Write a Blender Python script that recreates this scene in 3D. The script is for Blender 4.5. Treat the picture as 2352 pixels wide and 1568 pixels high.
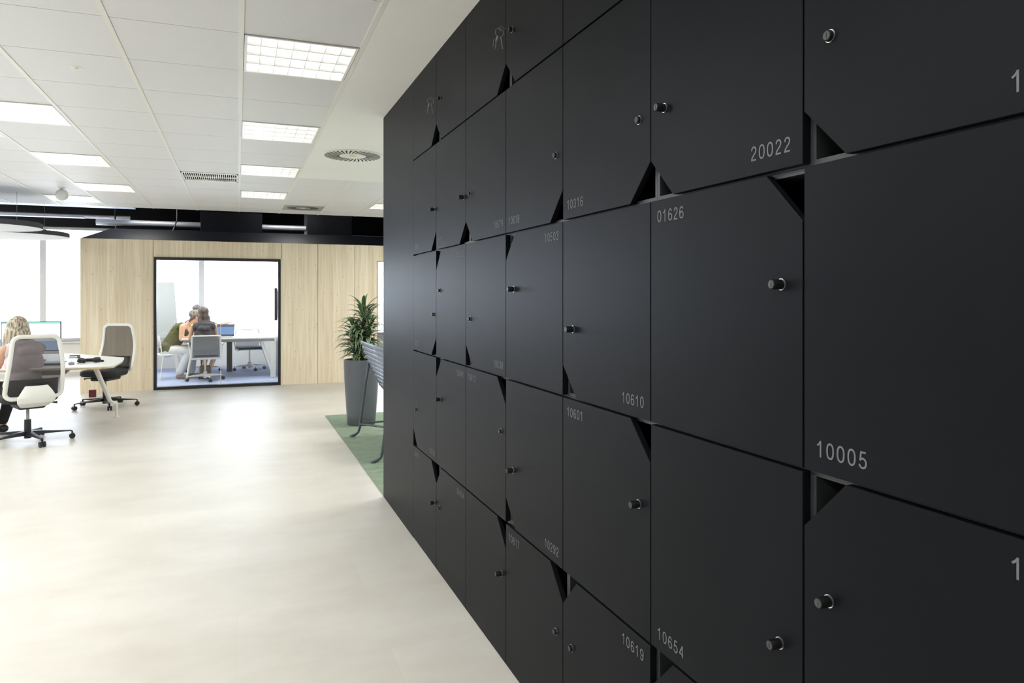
import bpy, bmesh, math, random
from mathutils import Vector, Matrix
for o in list(bpy.data.objects): bpy.data.objects.remove(o)
SC = bpy.context.scene
COL = SC.collection
PI = math.pi

# ---------------------------------------------------------------- camera
cam_d = bpy.data.cameras.new('camera'); cam = bpy.data.objects.new('camera', cam_d); COL.objects.link(cam)
cam.location = (0, 0, 1.486)
cam.rotation_euler = (PI/2, 0, -0.3668)
cam_d.sensor_width = 36; cam_d.lens = 36*1640/2352
cam_d.shift_y = -(784-679.4)/2352
cam_d.clip_start = .05; cam_d.clip_end = 200
SC.camera = cam
# ---------------------------------------------------------------- world
world = bpy.data.worlds.new('sky'); SC.world = world; world.use_nodes = True
wb = world.node_tree.nodes['Background']
wb.inputs[0].default_value = (.80, .87, 1, 1); wb.inputs[1].default_value = 9.0
# ---------------------------------------------------------------- exposure
vs = SC.view_settings
vs.view_transform = 'Standard'; vs.look = 'None'; vs.gamma = 1; vs.use_curve_mapping = False
vs.exposure = 0.24
SC.cycles.max_bounces = 12; SC.cycles.diffuse_bounces = 6; SC.cycles.transparent_max_bounces = 16
SC.cycles.sample_clamp_indirect = 6; SC.cycles.caustics_reflective = False; SC.cycles.caustics_refractive = False
LAMP = 9.0            # strength of the visible ceiling lamps
def area(loc, sx, sy, power, rot=(0, 0, 0), col=(1, .99, .96), portal=False):
    l = bpy.data.lights.new('unseen_area_light', 'AREA'); l.shape = 'RECTANGLE'; l.size = sx; l.size_y = sy
    l.energy = power; l.color = col
    if portal: l.cycles.is_portal = True
    o = bpy.data.objects.new('unseen_area_light', l); o.location = loc; o.rotation_euler = rot; COL.objects.link(o)
# recessed lamps of the same ceiling outside the view (behind and beside the camera)
for x in (-1.49, -4.5, -7.5):
    for y in (-2.9, -1.0, .9, 2.25):
        area((x, y, 2.79), .55, .58, 24)
for x in (-4.5, -7.5):
    for y in (4.2, 6.1, 8.0, 10.0):
        area((x, y, 2.79), .55, .58, 42)
for x, y in ((-1.5, 13.2), (-.1, 13.2), (-1.5, 14.3), (-.1, 14.3)): area((x, y, 2.30), .5, .5, 17)     # assumed unseen lights, added to brighten the meeting room
for x in (-8, -6.4, -5.2):
    for y in (12.6, 14.8): area((x, y, 3.3), .5, .5, 40)  # invented lights up in the open void, added to brighten the window frames
for x in (-1.5, .9): area((x, 13.3, 3.45), .4, .4, 13)      # made-up lights in the dark ceiling void, added to brighten the ducts
for x in (2.1, 3.9):
    for y in (6.0, 7.9): area((x, y, 2.79), .55, .58, 25)
for x in (2.75, 3.9): area((x, 10.6, 2.79), .55, .58, 20)
for y in (-2.9, -1.0, .9): area((.31, y, 2.79), .55, .58, 10)
for (x0, x1, z0, z1) in ((-8.9, -2.3, .62, 2.8), (-2.1, .7, .62, 2.8), (.9, 4.4, .62, 2.8)):   # daylight enters here
    area(((x0+x1)/2, 16.3, (z0+z1)/2), x1-x0, z1-z0, 10, (-PI/2, 0, 0), portal=True)

# ================================================================ materials
MATS = {}
def mat(name, col=(.8, .8, .8), rough=.5, metal=0, spec=.5, coat=0, var=0, vscale=20, bump=0, bscale=200, emit=None, es=1, sheen=0):
    if name in MATS: return MATS[name]
    m = bpy.data.materials.new(name); m.use_nodes = True; nt = m.node_tree; b = nt.nodes['Principled BSDF']
    b.inputs['Base Color'].default_value = (*col, 1); b.inputs['Roughness'].default_value = rough
    b.inputs['Metallic'].default_value = metal; b.inputs['Specular IOR Level'].default_value = spec
    b.inputs['Coat Weight'].default_value = coat; b.inputs['Sheen Weight'].default_value = sheen
    if emit: b.inputs['Emission Color'].default_value = (*emit, 1); b.inputs['Emission Strength'].default_value = es
    if var or bump:
        tc = nt.nodes.new('ShaderNodeTexCoord')
    if var:
        n = nt.nodes.new('ShaderNodeTexNoise'); n.inputs['Scale'].default_value = vscale; n.inputs['Detail'].default_value = 5
        r = nt.nodes.new('ShaderNodeValToRGB')
        r.color_ramp.elements[0].position = .3; r.color_ramp.elements[1].position = .7
        r.color_ramp.elements[0].color = (*[c*(1-var) for c in col], 1); r.color_ramp.elements[1].color = (*[min(1, c*(1+var)) for c in col], 1)
        nt.links.new(tc.outputs['Object'], n.inputs['Vector']); nt.links.new(n.outputs[0], r.inputs[0]); nt.links.new(r.outputs[0], b.inputs['Base Color'])
    if bump:
        n = nt.nodes.new('ShaderNodeTexNoise'); n.inputs['Scale'].default_value = bscale
        bp = nt.nodes.new('ShaderNodeBump'); bp.inputs['Strength'].default_value = bump; bp.inputs['Distance'].default_value = .002
        nt.links.new(tc.outputs['Object'], n.inputs['Vector']); nt.links.new(n.outputs[0], bp.inputs['Height']); nt.links.new(bp.outputs[0], b.inputs['Normal'])
    MATS[name] = m; return m

def N(nt, t, **kw):
    n = nt.nodes.new(t)
    for k, v in kw.items():
        if k in n.inputs: n.inputs[k].default_value = v
        else: setattr(n, k, v)
    return n

def glass_mat():
    m = bpy.data.materials.new('clear_glass'); m.use_nodes = True; nt = m.node_tree; nt.nodes.clear()
    o = N(nt, 'ShaderNodeOutputMaterial'); mx = N(nt, 'ShaderNodeMixShader'); t = N(nt, 'ShaderNodeBsdfTransparent'); g = N(nt, 'ShaderNodeBsdfGlossy')
    t.inputs[0].default_value = (.95, .965, .97, 1); g.inputs['Roughness'].default_value = .02
    f = N(nt, 'ShaderNodeFresnel'); f.inputs[0].default_value = 1.45
    nt.links.new(f.outputs[0], mx.inputs[0]); nt.links.new(t.outputs[0], mx.inputs[1]); nt.links.new(g.outputs[0], mx.inputs[2]); nt.links.new(mx.outputs[0], o.inputs[0])
    return m
def mesh_mat(name, col, open_=.35, scale=260):
    m = bpy.data.materials.new(name); m.use_nodes = True; nt = m.node_tree; b = nt.nodes['Principled BSDF']
    b.inputs['Base Color'].default_value = (*col, 1); b.inputs['Roughness'].default_value = .8
    o = nt.nodes['Material Output']; mx = N(nt, 'ShaderNodeMixShader'); t = N(nt, 'ShaderNodeBsdfTransparent'); mx.inputs[0].default_value = open_
    nt.links.new(b.outputs[0], mx.inputs[1]); nt.links.new(t.outputs[0], mx.inputs[2]); nt.links.new(mx.outputs[0], o.inputs[0])
    return m

def wood_mat():
    m = bpy.data.materials.new('pine_boards'); m.use_nodes = True; nt = m.node_tree; b = nt.nodes['Principled BSDF']; L = nt.links.new
    tc = N(nt, 'ShaderNodeTexCoord'); sep = N(nt, 'ShaderNodeSeparateXYZ'); L(tc.outputs['Object'], sep.inputs[0])
    # board index: uneven lamella tone
    mul = N(nt, 'ShaderNodeMath', operation='MULTIPLY'); L(sep.outputs[0], mul.inputs[0]); mul.inputs[1].default_value = 8.5
    fl = N(nt, 'ShaderNodeMath', operation='FLOOR'); L(mul.outputs[0], fl.inputs[0])
    wn = N(nt, 'ShaderNodeTexWhiteNoise', noise_dimensions='1D'); L(fl.outputs[0], wn.inputs['W'])
    # grain stretched along z
    mp = N(nt, 'ShaderNodeMapping'); mp.inputs['Scale'].default_value = (26, 26, .9); L(tc.outputs['Object'], mp.inputs[0])
    ofs = N(nt, 'ShaderNodeVectorMath', operation='ADD'); L(mp.outputs[0], ofs.inputs[0]); L(wn.outputs['Color'], ofs.inputs[1])
    gr = N(nt, 'ShaderNodeTexNoise'); gr.inputs['Scale'].default_value = 1.6; gr.inputs['Detail'].default_value = 6; gr.inputs['Distortion'].default_value = .6; L(ofs.outputs[0], gr.inputs['Vector'])
    ramp = N(nt, 'ShaderNodeValToRGB'); e = ramp.color_ramp.elements
    e[0].position = .30; e[0].color = (.75, .65, .47, 1); e[1].position = .62; e[1].color = (.88, .80, .64, 1)
    L(gr.outputs[0], ramp.inputs[0])
    tone = N(nt, 'ShaderNodeMixRGB', blend_type='MULTIPLY'); tone.inputs[0].default_value = 1
    tr = N(nt, 'ShaderNodeValToRGB'); tr.color_ramp.elements[0].color = (.90, .875, .83, 1); tr.color_ramp.elements[1].color = (1.0, 1.0, 1.0, 1)
    L(wn.outputs['Value'], tr.inputs[0]); L(ramp.outputs[0], tone.inputs[1]); L(tr.outputs[0], tone.inputs[2])
    # knots
    mk = N(nt, 'ShaderNodeMapping'); mk.inputs['Scale'].default_value = (14, 1, 8); L(tc.outputs['Object'], mk.inputs[0])
    vo = N(nt, 'ShaderNodeTexVoronoi'); vo.inputs['Scale'].default_value = 1; vo.inputs['Randomness'].default_value = 1; L(mk.outputs[0], vo.inputs['Vector'])
    sm = N(nt, 'ShaderNodeMapRange'); sm.inputs[1].default_value = .03; sm.inputs[2].default_value = .11; sm.inputs[3].default_value = 1; sm.inputs[4].default_value = 0
    L(vo.outputs['Distance'], sm.inputs[0])
    sel = N(nt, 'ShaderNodeSeparateColor'); L(vo.outputs['Color'], sel.inputs[0])
    gt = N(nt, 'ShaderNodeMath', operation='GREATER_THAN'); gt.inputs[1].default_value = .15; L(sel.outputs[0], gt.inputs[0])
    kk = N(nt, 'ShaderNodeMath', operation='MULTIPLY'); L(sm.outputs[0], kk.inputs[0]); L(gt.outputs[0], kk.inputs[1])
    mxk = N(nt, 'ShaderNodeMixRGB', blend_type='MIX'); L(kk.outputs[0], mxk.inputs[0]); L(tone.outputs[0], mxk.inputs[1]); mxk.inputs[2].default_value = (.42, .29, .17, 1)
    L(mxk.outputs[0], b.inputs['Base Color']); b.inputs['Roughness'].default_value = .6
    return m

def floor_mat():
    m = bpy.data.materials.new('pale_vinyl_floor'); m.use_nodes = True; nt = m.node_tree; b = nt.nodes['Principled BSDF']; L = nt.links.new
    tc = N(nt, 'ShaderNodeTexCoord')
    mp = N(nt, 'ShaderNodeMapping'); mp.inputs['Scale'].default_value = (1, 1.6, 1); L(tc.outputs['Object'], mp.inputs[0])
    n1 = N(nt, 'ShaderNodeTexNoise'); n1.inputs['Scale'].default_value = 1.1; n1.inputs['Detail'].default_value = 9; n1.inputs['Roughness'].default_value = .62; L(mp.outputs[0], n1.inputs['Vector'])
    r = N(nt, 'ShaderNodeValToRGB'); e = r.color_ramp.elements
    e[0].position = .3; e[0].color = (.55, .53, .475, 1); e[1].position = .68; e[1].color = (.66, .645, .60, 1); L(n1.outputs[0], r.inputs[0])
    # broad plank tone
    br = N(nt, 'ShaderNodeTexBrick'); br.inputs['Scale'].default_value = 1; br.inputs['Brick Width'].default_value = 1.2; br.inputs['Row Height'].default_value = .6
    br.inputs['Mortar Size'].default_value = .0012; br.inputs['Color1'].default_value = (1, 1, 1, 1); br.inputs['Color2'].default_value = (.965, .96, .95, 1); br.inputs['Mortar'].default_value = (.93, .92, .9, 1)
    L(tc.outputs['Object'], br.inputs['Vector'])
    mx = N(nt, 'ShaderNodeMixRGB', blend_type='MULTIPLY'); mx.inputs[0].default_value = 1; L(r.outputs[0], mx.inputs[1]); L(br.outputs[0], mx.inputs[2])
    L(mx.outputs[0], b.inputs['Base Color'])
    rr = N(nt, 'ShaderNodeMapRange'); rr.inputs[3].default_value = .32; rr.inputs[4].default_value = .5; L(n1.outputs[0], rr.inputs[0]); L(rr.outputs[0], b.inputs['Roughness'])
    b.inputs['Specular IOR Level'].default_value = .28
    return m
def carpet_mat(name, a, c, sc=(3, 40, 1)):
    m = bpy.data.materials.new(name); m.use_nodes = True; nt = m.node_tree; b = nt.nodes['Principled BSDF']; L = nt.links.new
    tc = N(nt, 'ShaderNodeTexCoord'); mp = N(nt, 'ShaderNodeMapping'); mp.inputs['Scale'].default_value = sc; L(tc.outputs['Object'], mp.inputs[0])
    n = N(nt, 'ShaderNodeTexNoise'); n.inputs['Scale'].default_value = 1; n.inputs['Detail'].default_value = 6; n.inputs['Roughness'].default_value = .7; L(mp.outputs[0], n.inputs['Vector'])
    r = N(nt, 'ShaderNodeValToRGB'); e = r.color_ramp.elements; e[0].position = .35; e[0].color = (*a, 1); e[1].position = .65; e[1].color = (*c, 1); L(n.outputs[0], r.inputs[0]); L(r.outputs[0], b.inputs['Base Color'])
    b.inputs['Roughness'].default_value = .9
    return m
def tile_mat():
    m = bpy.data.materials.new('perforated_tile'); m.use_nodes = True; nt = m.node_tree; b = nt.nodes['Principled BSDF']; L = nt.links.new
    tc = N(nt, 'ShaderNodeTexCoord')
    v = N(nt, 'ShaderNodeTexVoronoi'); v.inputs['Scale'].default_value = 95; v.inputs['Randomness'].default_value = 0; L(tc.outputs['Object'], v.inputs['Vector'])
    r = N(nt, 'ShaderNodeMapRange'); r.inputs[1].default_value = .16; r.inputs[2].default_value = .3; L(v.outputs['Distance'], r.inputs[0])
    mx = N(nt, 'ShaderNodeMixRGB'); L(r.outputs[0], mx.inputs[0]); mx.inputs[1].default_value = (.50, .505, .48, 1); mx.inputs[2].default_value = (.74, .75, .77, 1)
    L(mx.outputs[0], b.inputs['Base Color']); b.inputs['Roughness'].default_value = .55
    return m
def hair_mat(name, a, c, sc=70):
    m = bpy.data.materials.new(name); m.use_nodes = True; nt = m.node_tree; b = nt.nodes['Principled BSDF']; L = nt.links.new
    tc = N(nt, 'ShaderNodeTexCoord'); mp = N(nt, 'ShaderNodeMapping'); mp.inputs['Scale'].default_value = (sc, sc, sc*.06); L(tc.outputs['Object'], mp.inputs[0])
    n = N(nt, 'ShaderNodeTexNoise'); n.inputs['Scale'].default_value = 1; n.inputs['Detail'].default_value = 3; L(mp.outputs[0], n.inputs['Vector'])
    r = N(nt, 'ShaderNodeValToRGB'); e = r.color_ramp.elements; e[0].position = .38; e[0].color = (*a, 1); e[1].position = .6; e[1].color = (*c, 1); L(n.outputs[0], r.inputs[0]); L(r.outputs[0], b.inputs['Base Color'])
    bp = N(nt, 'ShaderNodeBump'); bp.inputs['Strength'].default_value = .8; bp.inputs['Distance'].default_value = .01; L(n.outputs[0], bp.inputs['Height']); L(bp.outputs[0], b.inputs['Normal'])
    b.inputs['Roughness'].default_value = .5
    return m

M = dict(
 floor=floor_mat(), wood=wood_mat(), glass=glass_mat(), tile=tile_mat(),
 green=carpet_mat('green_carpet', (.135, .19, .125), (.27, .34, .25), (5, 45, 1)), blue=carpet_mat('blue_grey_carpet', (.33, .40, .60), (.40, .47, .68), (30, 30, 1)),
 plaster=mat('plaster', (.87, .875, .85), .7, var=.02, vscale=1.2), bar=mat('ceiling_bar', (.78, .78, .73), .45), wall=mat('wall_paint', (.80, .80, .78), .7, var=.02, vscale=2),
 black=mat('black_paint', (.012, .013, .016), .6, spec=.15, var=.3, vscale=3), roofblack=mat('black_roof', (.010, .011, .016), .55, spec=.2, var=.2, vscale=4),
 door=mat('locker_door', (.0052, .0062, .0082), .42, spec=.07, var=.10, vscale=2.2, bump=.02, bscale=600), body=mat('locker_body', (.032, .034, .037), .5, var=.1, vscale=3), inner=mat('locker_inner', (.010, .011, .012), .7, var=.1),
 number=mat('number_print', (.135, .14, .15), .6, spec=.1), rubber=mat('knob_black', (.004, .0045, .005), .5, spec=.2, var=.1), silver=mat('silver_metal', (.72, .72, .70), .35, 1), knobface=mat('knob_face', (.03, .036, .036), .4, 0, var=.3, vscale=300),
 white=mat('white_metal', (.80, .81, .78), .4), lampwhite=mat('lamp_white', (.86, .86, .84), .3), louver=mat('louver_metal', (.80, .82, .86), .25, .6),
 tube=mat('lamp_tube', (1, 1, 1), .5, emit=(1, .985, .95), es=LAMP*.6), lampback=mat('lamp_reflector', (.3, .3, .3), .5, emit=(.82, .89, 1), es=.62),
 chairblack=mat('chair_black', (.012, .013, .016), .6, var=.2, vscale=60, bump=.2, bscale=500), plastic=mat('black_plastic', (.014, .016, .022), .4, var=.1),
 navy=mat('navy_seat', (.03, .035, .07), .7, var=.1, vscale=80), chrome=mat('chrome', (.7, .72, .74), .15, 1),
 gmesh=mesh_mat('grey_back_mesh', (.055, .052, .054), .24), lmesh=mesh_mat('light_back_mesh', (.24, .26, .28), .22),
 desk=mat('desk_white', (.83, .83, .81), .4, var=.01), edge=mat('plywood_edge', (.55, .42, .24), .5, var=.2, vscale=60), screenframe=mat('monitor_frame', (.02, .025, .05), .3),
 grey=mat('warm_grey', (.36, .36, .37), .45, var=.04), pot=mat('planter_grey', (.105, .115, .135), .42, var=.06, vscale=8), soil=mat('soil', (.05, .03, .02), .95, var=.5, vscale=60, bump=.5, bscale=80),
 benchgrey=mat('bench_blue_grey', (.22, .26, .34), .38, var=.05), benchleg=mat('bench_leg', (.07, .085, .10), .35, .2),
 skin=mat('skin', (.62, .38, .26), .5, var=.05, vscale=12), pink=mat('pale_pink_cloth', (.66, .56, .60), .8, var=.05, vscale=15, bump=.3, bscale=20), trousers=mat('black_cloth', (.010, .011, .014), .8, var=.2, vscale=20),
 olive=mat('olive_cloth', (.075, .08, .025), .85, var=.35, vscale=12), jeans=mat('pale_denim', (.66, .71, .76), .85, var=.08, vscale=20), darktop=mat('dark_grey_cloth', (.06, .055, .065), .8, var=.4, vscale=14), skirt=mat('mauve_skirt', (.12, .11, .14), .8, var=.1), navytop=mat('navy_cloth', (.035, .045, .09), .8, var=.1),
 boot=mat('tan_boot', (.12, .09, .06), .6, var=.2), sandal=mat('tan_sandal', (.30, .20, .13), .6, var=.1),
 blonde=hair_mat('blonde_hair', (.16, .125, .085), (.62, .56, .44)), brown=hair_mat('brown_hair', (.05, .035, .035), (.13, .10, .09)), greyhair=hair_mat('grey_brown_hair', (.08, .07, .065), (.24, .22, .21)),
 leafstem=mat('plant_stem', (.10, .10, .05), .7, var=.3, vscale=40), duct=mat('galvanised_duct', (.85, .88, .95), .3, .35, var=.05), felt=mat('grey_felt', (.05, .053, .065), .85, var=.1), feltunder=mat('pale_felt', (.62, .63, .65), .85),
 beam=mat('grey_blue_metal', (.45, .50, .66), .5, var=.1), keymetal=mat('key_metal', (.38, .38, .37), .4, 1), red=mat('maroon_tag', (.10, .012, .025), .5), tvblack=mat('tv_black', (.01, .012, .02), .25), yellow=mat('yellow_plastic', (.6, .65, .15), .5),
 board=mat('board_white', (.40, .44, .46), .35, var=.01),
)
def leaf_mat():
    m = bpy.data.materials.new('striped_leaf'); m.use_nodes = True; nt = m.node_tree; b = nt.nodes['Principled BSDF']; L = nt.links.new
    uv = N(nt, 'ShaderNodeUVMap'); sp = N(nt, 'ShaderNodeSeparateXYZ'); L(uv.outputs[0], sp.inputs[0])
    r = N(nt, 'ShaderNodeValToRGB'); r.color_ramp.interpolation = 'LINEAR'; e = r.color_ramp.elements
    e[0].position = 0; e[0].color = (.55, .62, .42, 1); e[1].position = .22; e[1].color = (.06, .12, .05, 1)
    for p, c in ((.42, (.05, .105, .045, 1)), (.5, (.26, .36, .22, 1)), (.58, (.05, .105, .045, 1)), (.78, (.06, .12, .05, 1)), (1, (.55, .62, .42, 1))):
        x = e.new(p); x.color = c
    L(sp.outputs[0], r.inputs[0]); L(r.outputs[0], b.inputs['Base Color']); b.inputs['Roughness'].default_value = .4
    return m
M['leaf'] = leaf_mat()
def screen_mat(name, bands, es=1.0, axis=2):
    """emissive screen: horizontal colour bands over the generated z coordinate"""
    m = bpy.data.materials.new(name); m.use_nodes = True; nt = m.node_tree; b = nt.nodes['Principled BSDF']; L = nt.links.new
    tc = N(nt, 'ShaderNodeTexCoord'); sp = N(nt, 'ShaderNodeSeparateXYZ'); L(tc.outputs['Generated'], sp.inputs[0])
    r = N(nt, 'ShaderNodeValToRGB'); r.color_ramp.interpolation = 'CONSTANT'; e = r.color_ramp.elements
    e[0].position = 0; e[0].color = (*bands[0][1], 1); e[1].position = bands[1][0]; e[1].color = (*bands[1][1], 1)
    for p, c in bands[2:]:
        x = e.new(p); x.color = (*c, 1)
    L(sp.outputs[axis], r.inputs[0]); L(r.outputs[0], b.inputs['Emission Color']); b.inputs['Emission Strength'].default_value = es
    b.inputs['Base Color'].default_value = (.02, .02, .02, 1); b.inputs['Roughness'].default_value = .2
    return m
M['screen'] = screen_mat('monitor_picture', [(0, (.42, .62, .92)), (.33, (.93, .97, .96)), (.94, (.30, .72, .62))], 1.0)
M['laptop'] = screen_mat('laptop_picture', [(0, (.05, .09, .2)), (.12, (.22, .38, .66)), (.8, (.10, .15, .3))], .8)

# ================================================================ mesh builder
class MB:
    def __init__(s): s.bm = bmesh.new(); s.mi = 0
    def _fin(s, fs):
        for f in fs: f.material_index = s.mi
    def box(s, x0, x1, y0, y1, z0, z1, mtx=None):
        v = [s.bm.verts.new(Vector(p) if mtx is None else mtx @ Vector(p)) for p in
             ((x0, y0, z0), (x1, y0, z0), (x1, y1, z0), (x0, y1, z0), (x0, y0, z1), (x1, y0, z1), (x1, y1, z1), (x0, y1, z1))]
        s._fin([s.bm.faces.new([v[i] for i in q]) for q in ((3, 2, 1, 0), (4, 5, 6, 7), (0, 1, 5, 4), (1, 2, 6, 5), (2, 3, 7, 6), (3, 0, 4, 7))]); return s
    def prism(s, pts, off, tf=None):
        """pts: planar 3-D polygon, off: extrusion vector"""
        off = Vector(off); a = [s.bm.verts.new(Vector(p)) for p in pts]; b = [s.bm.verts.new(Vector(p)+off) for p in pts]; n = len(a)
        fs = [s.bm.faces.new(a[::-1]), s.bm.faces.new(b)]
        for i in range(n): fs.append(s.bm.faces.new((a[i], a[(i+1) % n], b[(i+1) % n], b[i])))
        s._fin(fs); return s
    def tube(s, pts, r, n=10, caps=True, closed=False, flat=1.0, up=None):
        P = [Vector(p) for p in pts]; R = r if isinstance(r, (list, tuple)) else [r]*len(P); rings = []; m = len(P)
        ref = None
        for i, p in enumerate(P):
            if closed: t = (P[(i+1) % m]-P[i-1])
            else: t = (P[min(i+1, m-1)]-P[max(i-1, 0)])
            if t.length < 1e-9: t = Vector((0, 0, 1))
            t.normalize()
            if ref is None:
                ref = Vector(up) if up else (Vector((0, 0, 1)) if abs(t.z) < .9 else Vector((0, 1, 0)))
            a = t.cross(ref)
            if a.length < 1e-6: a = t.cross(Vector((1, 0, 0)))
            a.normalize(); b = a.cross(t); b.normalize(); ref = b
            rings.append([s.bm.verts.new(p+R[i]*(math.cos(2*PI*k/n)*a+math.sin(2*PI*k/n)*b*flat)) for k in range(n)])
        fs = []
        for i in range(m if closed else m-1):
            A, B = rings[i], rings[(i+1) % m]
            for k in range(n): fs.append(s.bm.faces.new((A[k], B[k], B[(k+1) % n], A[(k+1) % n])))
        if caps and not closed:
            fs.append(s.bm.faces.new(rings[0])); fs.append(s.bm.faces.new(rings[-1][::-1]))
        s._fin(fs); return s
    def cyl(s, a, b, r, r2=None, n=20): return s.tube([a, b], [r, r if r2 is None else r2], n)
    def lathe(s, prof, n=32, c=(0, 0, 0), cap=True):
        rings = [[s.bm.verts.new((c[0]+r*math.cos(2*PI*k/n), c[1]+r*math.sin(2*PI*k/n), c[2]+z)) for k in range(n)] for r, z in prof]; fs = []
        for A, B in zip(rings, rings[1:]):
            for k in range(n): fs.append(s.bm.faces.new((A[k], A[(k+1) % n], B[(k+1) % n], B[k])))
        if cap: fs.append(s.bm.faces.new(rings[0][::-1])); fs.append(s.bm.faces.new(rings[-1]))
        s._fin(fs); return s
    def ell(s, c, r, rot=None, seg=20, rings=12):
        mt = Matrix.Translation(c) @ (rot.to_4x4() if rot else Matrix.Identity(4)) @ Matrix.Diagonal((*(r if hasattr(r, '__len__') else (r, r, r)), 1))
        d = bmesh.ops.create_uvsphere(s.bm, u_segments=seg, v_segments=rings, radius=1, matrix=mt)
        fs = {f for v in d['verts'] for f in v.link_faces}; s._fin(fs); return s
    def cap(s, a, b, ra, rb=None, n=14):
        """tapered capsule"""
        a, b = Vector(a), Vector(b); rb = ra if rb is None else rb; t = (b-a).normalized(); pts = []; rr = []
        for k in (0, .35, .7, .95): pts.append(a-t*ra*math.cos(k*PI/2)); rr.append(max(ra*math.sin(k*PI/2), ra*.05))
        pts.append(a); rr.append(ra); pts.append(b); rr.append(rb)
        for k in (.95, .7, .35, 0): pts.append(b+t*rb*math.cos(k*PI/2)); rr.append(max(rb*math.sin(k*PI/2), rb*.05))
        return s.tube(pts, rr, n)
    def build(s, name, m, parent=None, smooth=False, bevel=0, angle=40, bseg=2, loc=None, sub=0, remesh=0):
        bmesh.ops.recalc_face_normals(s.bm, faces=s.bm.faces)
        me = bpy.data.meshes.new(name); s.bm.to_mesh(me); s.bm.free()
        for x in (m if isinstance(m, (list, tuple)) else [m]): me.materials.append(x)
        o = bpy.data.objects.new(name, me); COL.objects.link(o)
        if parent: o.parent = parent
        if loc: o.location = loc
        if smooth or remesh:
            for p in me.polygons: p.use_smooth = True
            if not remesh and smooth != 'all' and hasattr(me, 'set_sharp_from_angle'): me.set_sharp_from_angle(angle=math.radians(angle))
        if remesh:
            r = o.modifiers.new('r', 'REMESH'); r.mode = 'VOXEL'; r.voxel_size = remesh; r.use_smooth_shade = True
            k = o.modifiers.new('s', 'SMOOTH'); k.factor = .5; k.iterations = 5
        if bevel:
            b = o.modifiers.new('b', 'BEVEL'); b.width = bevel; b.segments = bseg; b.limit_method = 'ANGLE'; b.harden_normals = False
        if sub:
            q = o.modifiers.new('q', 'SUBSURF'); q.levels = sub; q.render_levels = sub
        return o
def thing(name, label, cat, loc=(0, 0, 0), rz=0, group=None):
    o = bpy.data.objects.new(name, None); COL.objects.link(o); o.location = loc; o.rotation_euler = (0, 0, rz); o.empty_display_size = .1
    o['label'] = label; o['category'] = cat
    if group: o['group'] = group
    return o
def tag(o, label, cat, group=None):
    o['label'] = label; o['category'] = cat
    if group: o['group'] = group
    return o
def struct(o): o['kind'] = 'structure'; return o
def copy_tree(o, parent=None):
    c = o.copy(); COL.objects.link(c); c.parent = parent
    for ch in list(o.children): copy_tree(ch, c)
    return c
def rrect(w, h, r, n=6):
    out = []
    for cx, cy, a0 in ((w/2-r, h/2-r, 0), (-w/2+r, h/2-r, 90), (-w/2+r, -h/2+r, 180), (w/2-r, -h/2+r, 270)):
        for k in range(n+1):
            a = math.radians(a0+90*k/n); out.append((cx+r*math.cos(a), cy+r*math.sin(a)))
    return out
def arc(c, r, a0, a1, n, plane='xz'):
    out = []
    for k in range(n+1):
        a = math.radians(a0+(a1-a0)*k/n); u, v = r*math.cos(a), r*math.sin(a)
        out.append((c[0]+u, c[1], c[2]+v) if plane == 'xz' else (c[0], c[1]+u, c[2]+v) if plane == 'yz' else (c[0]+u, c[1]+v, c[2]))
    return out

# ================================================================ room
W = 1.008; ZC = 2.808; YEND = 12.0
XL, XR, YB, YF = -9.0, 4.6, -5.0, 16.1
struct(MB().box(XL, XR, YB, YF+.2, -.1, 0).build('floor', M['floor']))
struct(MB().box(XL-.15, XL, YB, YF+.3, 0, 3.7).build('wall_left', mat('dark_wall', (.06, .062, .065), .7)))
struct(MB().box(XR, XR+.15, YB, YF+.3, 0, 3.7).build('wall_right', M['wall']))
struct(MB().box(XL, XR, YB-.15, YB, 0, 3.7).build('wall_back', mat('dark_wall')))
b = MB().box(XL, XR, YF, YF+.3, 0, .60); struct(b.build('wall_far', M['wall']))
struct(MB().box(XL, XR, YF, YF+.3, 2.83, 3.7).build('wall_far_upper', M['black']))
struct(MB().box(XL, XR, YEND, YF+.3, 3.55, 3.7).build('ceiling_upper', M['black']))
struct(MB().box(XL, XR, YEND-.02, YEND, ZC+.02, 3.7).build('wall_upper', M['black']))
struct(MB().box(XL, XR, YB, YEND, 3.2, 3.3).build('ceiling_slab', M['black']))

# suspended tile ceiling: tiles with fine joints, wide bars along y
GX, PX, GY, PY = .018, .6015, 3.843, .638
def colx(i): return GX+i*PX            # column i spans colx(i)..colx(i+1)
def rowy(j): return GY+j*PY
LAMPS = [(0, 0), (0, 3), (0, 6), (0, 9), (-3, 0), (-3, 3), (-3, 6), (-3, 9), (-4, 4), (-4, 11), (3, 10)]
GRILLE = (-1, 7)
SWIRL = (1, 11)
t = MB(); bars = MB()
i0 = int(math.floor((XL-GX)/PX))
for i in range(i0, 8):
    for j in range(-14, 13):
        x0, x1, y0, y1 = colx(i), colx(i+1), rowy(j), rowy(j+1)
        if i >= 1 and y0 < 8.3: continue
        x0, x1, y0, y1 = max(x0, XL), min(x1, XR), max(y0, YB), min(y1, YEND)
        if x1-x0 < .02 or y1-y0 < .02 or (i, j) in LAMPS or (i, j) == GRILLE or (i, j) == SWIRL: continue
        t.box(x0+.012, x1-.012, y0+.0025, y1-.0025, ZC, ZC+.012); bars.box(x0, x1, y0, y1, ZC+.014, ZC+.02)
struct(t.build('ceiling', M['tile']))
for i in range(i0+1, 8):
    y0 = 8.3 if i > 1 else YB
    x = colx(i)
    if x < XR: bars.box(x-.012, x+.012, y0, YEND, ZC-.004, ZC+.03)
struct(bars.build('ceiling_bars', M['bar']))
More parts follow.
